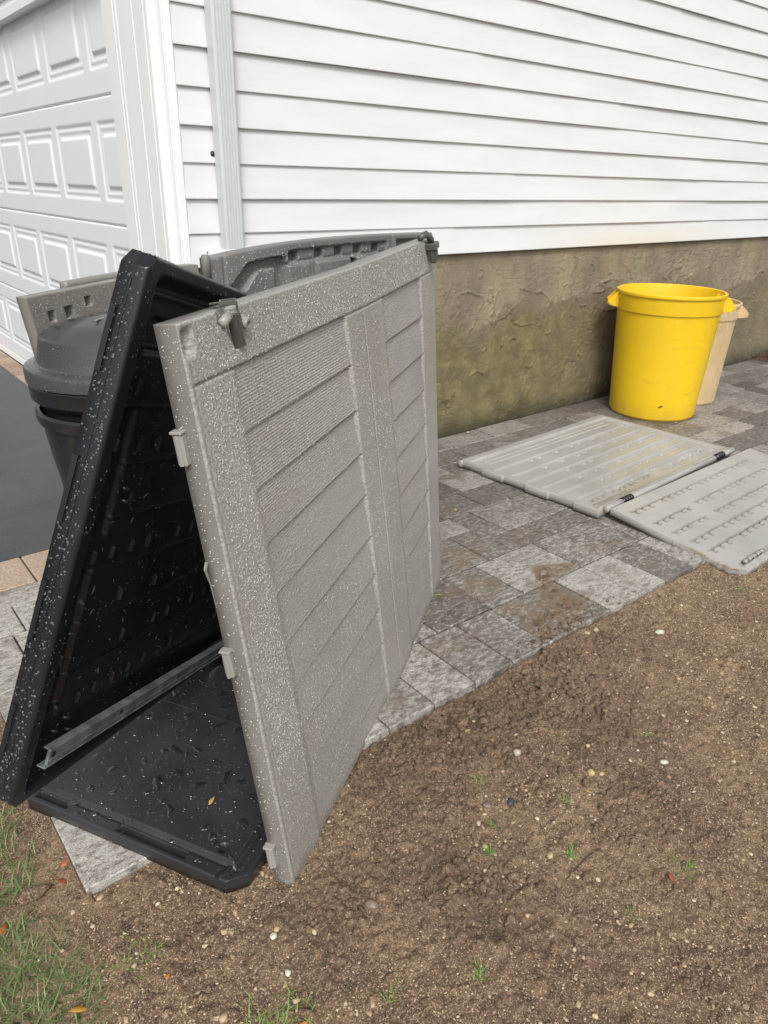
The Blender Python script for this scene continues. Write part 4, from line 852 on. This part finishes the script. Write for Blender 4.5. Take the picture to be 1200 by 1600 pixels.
t3 = np.cross([0, 0, 1.], d); V = c+d*.2725+np.outer(V[:, 0]*1.3, t3)+np.outer(V[:, 1]*.45+V[:, 0]*.5, [0, 0, 1.])+np.outer(V[:, 2], d); mesh('scuff', V, F, m_simple('brown_scuff', (.10, .05, .01), .6), yc)
# black bin with domed lid nested in a second can
BC = (.798, 2.338, 0)
binb = empty('domed_bin', BC, 'black round bin with a domed lid, nested inside another black can behind the leaning panel', 'waste bin')
pr = [(.20, .12), (.205, .125), (.243, .60), (.246, .672), (.262, .690), (.277, .705), (.279, .748), (.274, .756), (.262, .756), (.255, .74), (.19, .14)]
V, F = lathe(pr, BC, 80); mesh('bin_body', V, F, M_bin, binb, sharp=28)
pr = [(.272, .757), (.2835, .757), (.2845, .790), (.281, .799), (.272, .8025), (.250, .805), (.2435, .810), (.2415, .818), (.229, .884), (.224, .889), (.221, .889), (.195, .903), (.150, .918), (.085, .935), (.0001, .943)]
V, F = lathe(pr, BC, 80); lid = mesh('domed_lid', V, F, M_lid, binb, sharp=28)
c = np.array([BC[0]-.06, BC[1]-.05, .935]); mb = MB(); mb.box((-.03, -.004, 0), (.03, .004, .004), fr=lambda V: V@np.array([[.76, .65, 0], [-.65, .76, 0], [0, 0, 1]])+c, bev=.001); mb.build('lid_mark', M_gedge_shade, lid)
nE = 420; th = rng.uniform(3.2, 6.0, nE); zz = rng.uniform(.757, .885, nE); rr_ = np.where(zz < .80, .285, np.where(zz < .815, .262, .2395-.18*np.clip(zz-.835, 0, 1))); P = np.stack([BC[0]+rr_*np.cos(th), BC[1]+rr_*np.sin(th), zz], 1); N = np.stack([np.cos(th), np.sin(th), .2+0*th], 1); drops('water_beads', P, N, .001+.0022*rng.random(nE)**2.5, M_wd, lid, 7, .5)
outer = empty('outer_can', BC, 'black tapered can with a rolled rim, holding the domed bin, standing on the driveway edge', 'waste bin')
pr = [(.0001, .01), (.19, .01), (.195, 0), (.203, .01), (.232, .423), (.243, .493), (.253, .575), (.257, .622), (.268, .625), (.2725, .640), (.2715, .658), (.266, .666), (.258, .664), (.252, .65), (.19, .03), (.0001, .02)]
V, F = lathe(pr, BC, 80); mesh('can_body', V, F, M_bin, outer, sharp=28)
# ------------------------------------------------------------------ loose things on the ground
ico = None
def ico_pts(sub=1):
    import bmesh
    bm = bmesh.new(); bmesh.ops.create_icosphere(bm, subdivisions=sub, radius=1); V = np.array([v.co[:] for v in bm.verts]); F = [tuple(v.index for v in f.verts) for f in bm.faces]; bm.free(); return V, F
I1, IF1 = ico_pts(1); I2, IF2 = ico_pts(2)
OV = np.array([[1, 0, 0], [-1, 0, 0], [0, 1, 0], [0, -1, 0], [0, 0, 1], [0, 0, -1.]]); OF = np.array([(0, 2, 4), (2, 1, 4), (1, 3, 4), (3, 0, 4), (2, 0, 5), (1, 2, 5), (3, 1, 5), (0, 3, 5)])
def scatter(n, xr, yr, rmin, rmax, power, base, faces, seed, clump=(5, .42), sink=.2):
    r = np.random.default_rng(seed); x = r.uniform(*xr, n); y = r.uniform(*yr, n); k = (fbm(x*clump[0], y*clump[0], 3, seed) > clump[1]*2-1+.0*x) | (r.random(n) < .3); x, y = x[k], y[k]
    h, dk = soil_h(x[:, None], y[:, None]); h = h[:, 0]; k = (r.random(len(x)) > dk[:, 0]*.75); x, y, h = x[k], y[k], h[k]; n = len(x)
    R = rmin+(rmax-rmin)*r.random(n)**power; sc = np.stack([R*r.uniform(.8, 1.4, n), R*r.uniform(.7, 1.1, n), R*r.uniform(.5, .85, n)], 1); a = r.uniform(0, 6.28, n)
    B = base[None]*sc[:, None, :]*(1+.18*r.normal(size=(n, len(base), 1))); c_, s_ = np.cos(a)[:, None], np.sin(a)[:, None]
    V = np.stack([B[..., 0]*c_-B[..., 1]*s_+x[:, None], B[..., 0]*s_+B[..., 1]*c_+y[:, None], B[..., 2]+(h+R*sink)[:, None]], -1).reshape(-1, 3)
    F = (np.arange(n)*len(base))[:, None, None]+np.array(faces)[None]; tone = np.repeat(r.random(n), len(base))
    return V, F.reshape(-1, 3), tone
M_grit = m_tone('grit', [(0, (.30, .20, .12)), (.5, (.50, .37, .23)), (.85, (.56, .44, .29)), (1, (.66, .58, .45))], .55)
A_ = scatter(34000, (0.0, 3.2), (.12, 1.165), .0009, .0030, 2.2, OV, OF, 77, (4, .45), .55); B_ = scatter(1900, (0.0, 3.2), (.12, 1.165), .0026, .0062, 2.6, I1, IF1, 78, (3, .4), .25); C_ = scatter(900, (-.2, .18), (1.18, 2.4), .001, .003, 2, OV, OF, 79, (4, .45), .55)
Vg = np.vstack([A_[0], B_[0], C_[0]]); Fg = np.vstack([A_[1], B_[1]+len(A_[0]), C_[1]+len(A_[0])+len(B_[0])])
gr = mesh('gravel', Vg, Fg, M_grit, org=(0, 0, 0), smooth=False, attrs={'tone': np.concatenate([A_[2], B_[2], C_[2]])}); meta(gr, 'tiny tan grit and pebbles scattered through the bare soil', 'gravel', kind='stuff')
def clod_field(n, fx_, seed, rmin, rmax):
    r = np.random.default_rng(seed); x, y = fx_(r, n); k = (y < YE-.004) & (y > .12) & (x > .16) & (x < 3.1)
    x, y = x[k], y[k]; h, dk = soil_h(x[:, None], y[:, None]); h = h[:, 0]; n = len(x); R_ = rmin+(rmax-rmin)*r.random(n)**2.6
    sc = np.stack([R_*r.uniform(.8, 1.7, n), R_*r.uniform(.7, 1.1, n), R_*r.uniform(.5, .9, n)], 1); a = r.normal(.5, .7, n)
    B = I2[None]*sc[:, None, :]; q = (I2*3.1)[None]+r.uniform(0, 60, (n, 1, 3)); B = B*(1+.55*(vnoise(q[..., 0]+q[..., 2], q[..., 1]-q[..., 2], 3)-.5)[..., None]+.5*(vnoise(q[..., 0]*2.2, q[..., 1]*2.2+q[..., 2]*2, 4)-.5)[..., None])
    c_, s_ = np.cos(a)[:, None], np.sin(a)[:, None]
    V = np.stack([B[..., 0]*c_-B[..., 1]*s_+x[:, None], B[..., 0]*s_+B[..., 1]*c_+y[:, None], B[..., 2]+(h+R_*.1)[:, None]], -1).reshape(-1, 3)
    F = ((np.arange(n)*len(I2))[:, None, None]+np.array(IF2)[None]).reshape(-1, 3); return V, F, np.repeat(r.uniform(.25, .9, n), len(I2))
def fA(r, n): d = abs(r.normal(0, .13, n)); return r.normal(1.30, .24, n), YE-.01-d
def fB(r, n): k = r.integers(0, 6, n); c = np.array([(.86, .70), (1.02, 1.03), (1.52, .86), (.60, .86), (1.30, .62), (.95, .98)]); return c[k, 0]+r.normal(0, .06, n), c[k, 1]+r.normal(0, .055, n)
def fC(r, n): return r.uniform(.2, 3.0, n), r.uniform(.15, 1.15, n)
def fD(r, n): return r.normal(1.72, .13, n), YE+.004+abs(r.normal(0, .035, n))
rr3 = np.random.default_rng(9); xx_, yy_ = fD(rr3, 170); R_ = .0012+.0055*rr3.random(170)**3
V = (I1[None]*R_[:, None, None]*np.array([1.3, 1, .7])*(1+.25*rr3.normal(size=(170, len(I1), 1)))+np.stack([xx_, yy_, .0015+R_*.4], 1)[:, None, :]).reshape(-1, 3)
meta(mesh('soil_crumbs', V, ((np.arange(170)*len(I1))[:, None, None]+np.array(IF1)[None]).reshape(-1, 3), M_soil, org=(1.7, 1.2, 0), attrs={'dark': np.full(len(V), .5)}), 'crumbs of damp earth scattered on the pavers at the soil edge', 'crumbs', kind='stuff')
Q = [clod_field(2300, fA, 1, .0022, .013), clod_field(1500, fB, 2, .002, .0105), clod_field(1500, fC, 3, .002, .008)]
o1 = len(Q[0][0]); o2 = o1+len(Q[1][0]); cl_o = mesh('soil_clods', np.vstack([q[0] for q in Q]), np.vstack([Q[0][1], Q[1][1]+o1, Q[2][1]+o2]), M_soil, org=(1, .8, 0), attrs={'dark': np.concatenate([q[2] for q in Q])*.7})
meta(cl_o, 'dark crumbly clods of damp earth churned up beside the walkway', 'clods', kind='stuff')
# distinct pebbles
def pebble(x, y, r, col, label, elong=1.3, ang=0., z=None):
    V = I2*np.array([r*elong, r, r*.7])*(1+.07*rng.normal(size=(len(I2), 1))*1)
    c_, s_ = math.cos(ang), math.sin(ang); V = V@np.array([[c_, s_, 0], [-s_, c_, 0], [0, 0, 1]]); z = gz(x, y)+r*.35 if z is None else z
    m_ = NB('pebble_stone'); t = m_.tc(); mt = m_.set(col=m_.mix(m_.ramp(m_.noise(t, 120, 5), [(.35, 0), (.65, 1)]), col, tuple(q*.6 for q in col)), rough=.5)
    o = mesh('pebble', V+np.array([x, y, z]), IF2, mt, org=(x, y, z-r*.4)); meta(o, label, 'pebble', 'pebbles on the bare soil'); return o
TANC = (.50, .37, .22); YELC = (.56, .42, .20); WHC = (.68, .62, .50)
pebble(1.305, .752, .0095, YELC, 'yellow oval pebble right of the soil middle, larger of a touching pair', 1.3, .9)
pebble(1.322, .733, .0068, YELC, 'small yellow pebble touching the larger yellow oval one', 1.2, .2)
pebble(1.21, .916, .010, (.52, .44, .33), 'round pale tan pebble alone on smooth mud below the paving corner', 1.05, .0)
pebble(1.487, .660, .0075, WHC, 'pale pebble in the right part of the soil, below the muddy ruts', 1.5, 2.4)
pebble(2.02, 1.01, .0105, WHC, 'long whitish pebble lying on the soil between the mud patch and the slotted panel', 1.7, 2.6)
pebble(1.855, 1.145, .009, TANC, 'tan pebble against the walkway edge right of the mud smear', 1.2, .4)
pebble(1.815, 1.15, .0075, TANC, 'smaller tan pebble left of another against the walkway edge', 1.4, 2.)
pebble(1.16, 1.05, .009, YELC, 'ochre pebble beside the churned clods near the tall panel', 1.4, .3)
pebble(.639, .799, .011, (.24, .17, .12), 'flat brown stone below the foot of the tall grey panel', 1.4, 2.2)
pebble(.447, .866, .0075, WHC, 'round cream pebble left of centre near the bottom of the soil', 1.1, .0)
pebble(.431, .786, .0060, WHC, 'small cream pebble just below the round cream one', 1.1, 1.)
pebble(1.02, .84, .008, (.26, .18, .14), 'reddish brown pebble beside a dark grey flake', 1.4, 2.)
pebble(1.075, .815, .0095, (.055, .055, .065), 'dark grey flake of slate on the middle soil', 1.5, .5)
pebble(1.035, .66, .0072, TANC, 'tan pebble under a small green sprout in the middle soil', 1.3, .5)
pebble(.21, 1.155, .0065, TANC, 'cream pebble touching the corner of the last paver', 1.4, .5)
pebble(.46, .955-.08, .0062, YELC, 'yellowish pebble in front of the black floor panel', 1.1, .5)
pebble(.30, .79, .0075, TANC, 'tan pebble by the grass at the bottom left', 1.3, .5)
# white stones by the wall
for i in range(9):
    x_, y_ = 6.5+rng.random()*.55, 2.86-rng.random()*.22*(.4+.3*(i % 3)); r_ = .018+.015*rng.random()
    o = pebble(x_, y_, r_, (.72, .68, .58), 'one of the white stones on the mulch against the stucco wall', 1.4, i*1.0, .055+.012*(i % 3)); o['group'] = 'white stones on the mulch'; o.name = 'white_stone'
# leaves
def leaf(x, y, z, L, ang, col, label, w=.34, tilt=.1):
    n = 9; V = []
    for i in range(n):
        s_ = i/(n-1); ww = w*L*math.sin(math.pi*min(1, s_**.8))*(.55 if i in (0, n-1) else 1)
        for k in (-1, 0, 1): V.append((L*(s_-.5), ww*k*.5, .10*L*math.sin(s_*3)+(.12*L*abs(k)*w)))
    F = [(i*3+k, (i+1)*3+k, (i+1)*3+k+1, i*3+k+1) for i in range(n-1) for k in (0, 1)]
    R = Matrix.Rotation(ang, 3, 'Z') @ Matrix.Rotation(tilt, 3, 'X'); V = np.array([(R @ Vector(v_))[:] for v_ in V])+np.array([x, y, z])
    b = NB('fallen_leaf'); mt = b.set(col=b.mix(b.noise(b.tc(), 160, 4), col, tuple(q*.55 for q in col)), rough=.45)
    o = mesh('fallen_leaf', V, F, mt, org=(x, y, z)); md_ = o.modifiers.new('t', 'SOLIDIFY'); md_.thickness = .0005; meta(o, label, 'leaf', 'fallen leaves')
p = floor_map(np.array([.172]), np.array([.155]), np.array([.0]))[0]
leaf(p[0], p[1], .0425, .026, .55, (.62, .38, .12), 'small golden leaf lying on the wet black floor panel')
leaf(.037, 1.206, gz(.037, 1.206)+.006, .028, 1.2, (.42, .13, .03), 'rusty orange leaf at the edge of the grass', .5, .3)
leaf(.158, 1.238, gz(.158, 1.238)+.006, .022, 2.2, (.35, .10, .03), 'russet leaf beside the corner of the last paver', .6, .2)
leaf(.178, 1.27, gz(.178, 1.27)+.006, .022, .2, (.42, .14, .05), 'curled reddish leaf left of the paver corner', .5, .4)
leaf(.101, .956, gz(.101, .956)+.010, .032, 2.6, (.70, .38, .06), 'yellow orange leaf among the grass at the bottom', .4, .2)
leaf(.2515, .917, gz(.2515, .917)+.005, .012, .6, (.60, .20, .04), 'tiny orange leaf on the soil left of centre', .6, .2)
leaf(1.245, .72, gz(1.245, .72)+.004, .022, 1.9, (.66, .46, .16), 'curled yellow leaf below the pair of yellow pebbles', .5, .3)
leaf(1.19, .46, gz(1.19, .46)+.006, .025, .9, (.35, .11, .05), 'small russet leaf by a sprout at the lower right', .5, .3)
leaf(.40, .69, gz(.40, .69)+.006, .03, .2, (.62, .25, .05), 'orange leaf at the foot of a grass tuft at the bottom edge', .5, .3)
leaf(1.56, 1.60, .003, .028, 2.4, (.55, .55, .12), 'tiny yellow green leaf on the dark paver', .22, .1)
leaf(2.12, 2.10, .003, .022, .5, (.66, .42, .16), 'pale orange leaf fragment on the pavers left of the ribbed panel', .6, .1)
leaf(2.95, 2.86, .004, .03, .3, (.66, .48, .28), 'tan leaf scrap on the paving at the foot of the stucco', .5, .2)
leaf(.33, 3.30, .002, .05, .3, (.28, .22, .10), 'small curled brown leaf lying on the asphalt', .4, .3)
# clod of earth by the grass
V = I2*np.array([.034, .017, .012]); V = V*(1+.35*(np.array([fbm(v_[0:1]*90, v_[1:2]*90+v_[2]*70, 2, 3)[0] for v_ in V])[:, None])); mesh_o = mesh('soil_clod', V+np.array([.105, 1.25, gz(.105, 1.25)+.012]), IF2, M_soil, org=(.105, 1.25, gz(.105, 1.25))); meta(mesh_o, 'flattened lump of brown earth lying in the grass by the paver corner', 'clod')
# grass
def blades(n, pos, hmin, hmax, lean, seed, wid=.0022, spread=None):
    r = np.random.default_rng(seed); V = []; F = []; T = []; m_ = 0
    for i in range(n):
        x_, y_ = pos(r); z_ = gz(x_, y_)-.004 if (x_ < XE0 or y_ < YE) else 0.; Lh = r.uniform(hmin, hmax); a = r.uniform(0, 6.28); ln = r.uniform(*lean); w = wid*r.uniform(.6, 1.2); d = np.array([math.cos(a), math.sin(a)]); pz = np.array([-d[1], d[0]])*w*.5; tn = r.random(); k = 5
        for j in range(k):
            s_ = j/(k-1); out = Lh*(s_**1.5)*math.sin(ln)*1.1; up = Lh*(s_*math.cos(ln*.75)-.30*s_*s_*math.sin(ln)); ww = (1-s_)**.7
            for sg in (-1, 1): V.append((x_+d[0]*out+pz[0]*sg*ww, y_+d[1]*out+pz[1]*sg*ww, z_+max(up, .002+.004*s_)))
            T += [tn, tn]
        F += [(m_+2*j, m_+2*j+1, m_+2*j+3, m_+2*j+2) for j in range(k-1)]; m_ += 2*k
    return V, F, T
poly = np.array([(.10, 1.50), (.135, 1.36), (.105, 1.22), (.125, 1.10), (.165, 1.02), (.150, .93), (.12, .86), (-.25, .86), (-.25, 2.4), (.16, 2.4), (.15, 1.9), (.10, 1.7)])
def inpoly(x_, y_):
    c_ = False; j = len(poly)-1
    for i in range(len(poly)):
        if (poly[i][1] > y_) != (poly[j][1] > y_) and x_ < (poly[j][0]-poly[i][0])*(y_-poly[i][1])/(poly[j][1]-poly[i][1])+poly[i][0]: c_ = not c_
        j = i
    return c_
def gpos(r):
    while True:
        x_, y_ = r.uniform(-.25, .18), r.uniform(.86, 2.4)
        if r.random() < .35: y_ = r.uniform(.86, 1.5)
        if inpoly(x_+r.normal()*.008, y_+r.normal()*.01) and vnoise(np.array([x_*22]), np.array([y_*22]), 44)[0] > .30+.35*math.exp(-((y_-1.27)/.05)**2): return x_, y_
M_grass = m_grass('grass_blades', (.055, .115, .025), (.23, .28, .11)); M_sprout = m_grass('green_sprout', (.12, .26, .04), (.26, .42, .10)); M_straw = m_grass('straw', (.42, .34, .20), (.24, .17, .09))
V, F, T = blades(6200, gpos, .020, .066, (.6, 1.52), 5, .0027); g = mesh('grass', V, F, M_grass, org=(0, 1.2, -.03), smooth=False, attrs={'tone': T}); meta(g, 'wet green grass along the left edge of the bare soil', 'grass', kind='stuff')
V, F, T = blades(1100, gpos, .02, .06, (1.1, 1.55), 6, .0016); V2_, F2_, T2_ = blades(420, lambda r: (r.uniform(.1, 2.4), r.uniform(.25, 1.13)), .008, .035, (1.4, 1.57), 7, .0013)
V3_, F3_, T3_ = blades(160, lambda r: (.2+abs(r.normal())*.1-.06, 1.12+r.normal()*.12), .02, .06, (1.3, 1.55), 8, .0016)
nv = len(V); F2_ = [tuple(i+nv for i in f_) for f_ in F2_]; nv2 = nv+len(V2_); F3_ = [tuple(i+nv2 for i in f_) for f_ in F3_]
g = mesh('straw', V+V2_+V3_, F+F2_+F3_, M_straw, org=(0, 1.2, -.03), smooth=False, attrs={'tone': T+T2_+T3_}); meta(g, 'dry straw-coloured stems strewn over soil and grass', 'straw', kind='stuff')
tufts = [((.225, .985), .030, 40, 'low grass tuft at the left of the soil, right of the main grass'), ((.40, .715), .035, 60, 'grass tuft at the very bottom, left of centre'), ((.345, .745), .03, 34, 'thin grass tuft at the bottom between the grass patch and the orange leaf'), ((2.53, .985), .014, 40, 'bright green sprout at the corner of the slotted panel'), ((1.075, .635), .012, 46, 'bright green sprout in the middle soil beside the tan pebble'), ((.925, .745), .011, 34, 'green sprout left of the bright one on the middle soil'), ((1.18, .735), .014, 22, 'faint grass sprout among the muddy ruts'), ((1.235, .445), .016, 40, 'thin pale sprout at the lower right edge of the soil'), ((1.06, .905), .012, 26, 'small sprout beside the churned earth below the walkway'), ((.71, .565), .013, 24, 'short sprout near the bottom middle'), ((.56, .64), .016, 22, 'sparse sprout at the bottom edge left of the middle one'), ((.985, .80), .010, 20, 'faint sprout above the left green one'), ((1.55, .74), .012, 20, 'faint green sprout at the right edge of the soil'), ((1.05, .46), .010, 20, 'sprout with a russet leaf at the lower right')]
for i, ((x_, y_), rad, nb_, lab) in enumerate(tufts):
    V, F, T = blades(int(nb_*1.5), lambda r: (x_+r.normal()*rad*.7, y_+r.normal()*rad*.7), .010, .018+rad*.8, (.3, 1.3), 100+i, .0018)
    meta(mesh('grass_tuft', V, F, M_sprout, org=(x_, y_, gz(x_, y_)), smooth=False, attrs={'tone': T}), lab, 'grass tuft', 'grass sprouts in the bare soil')
# twigs
def twig(pts, r_, label, col=(.06, .035, .025)):
    mb = MB(); mb.tube([(x_, y_, gz(x_, y_)+.003+z_) for x_, y_, z_ in pts], r_, 6); meta(mb.build('twig', m_simple('twig_bark', col, .7)), label, 'twig', 'twigs on the soil')
twig([(.76, .62, 0), (.80, .585, .003), (.845, .575, .001), (.885, .57, .002)], .0013, 'thin dark curved twig at the bottom middle of the soil')
twig([(1.02, .60, 0), (1.10, .605, .003), (1.14, .60, 0)], .0016, 'short brown twig lying in the middle right soil')
twig([(.58, 1.0, 0), (.68, 1.07, .004)], .0016, 'thin twig beside the foot of the tall panel', (.12, .075, .045))
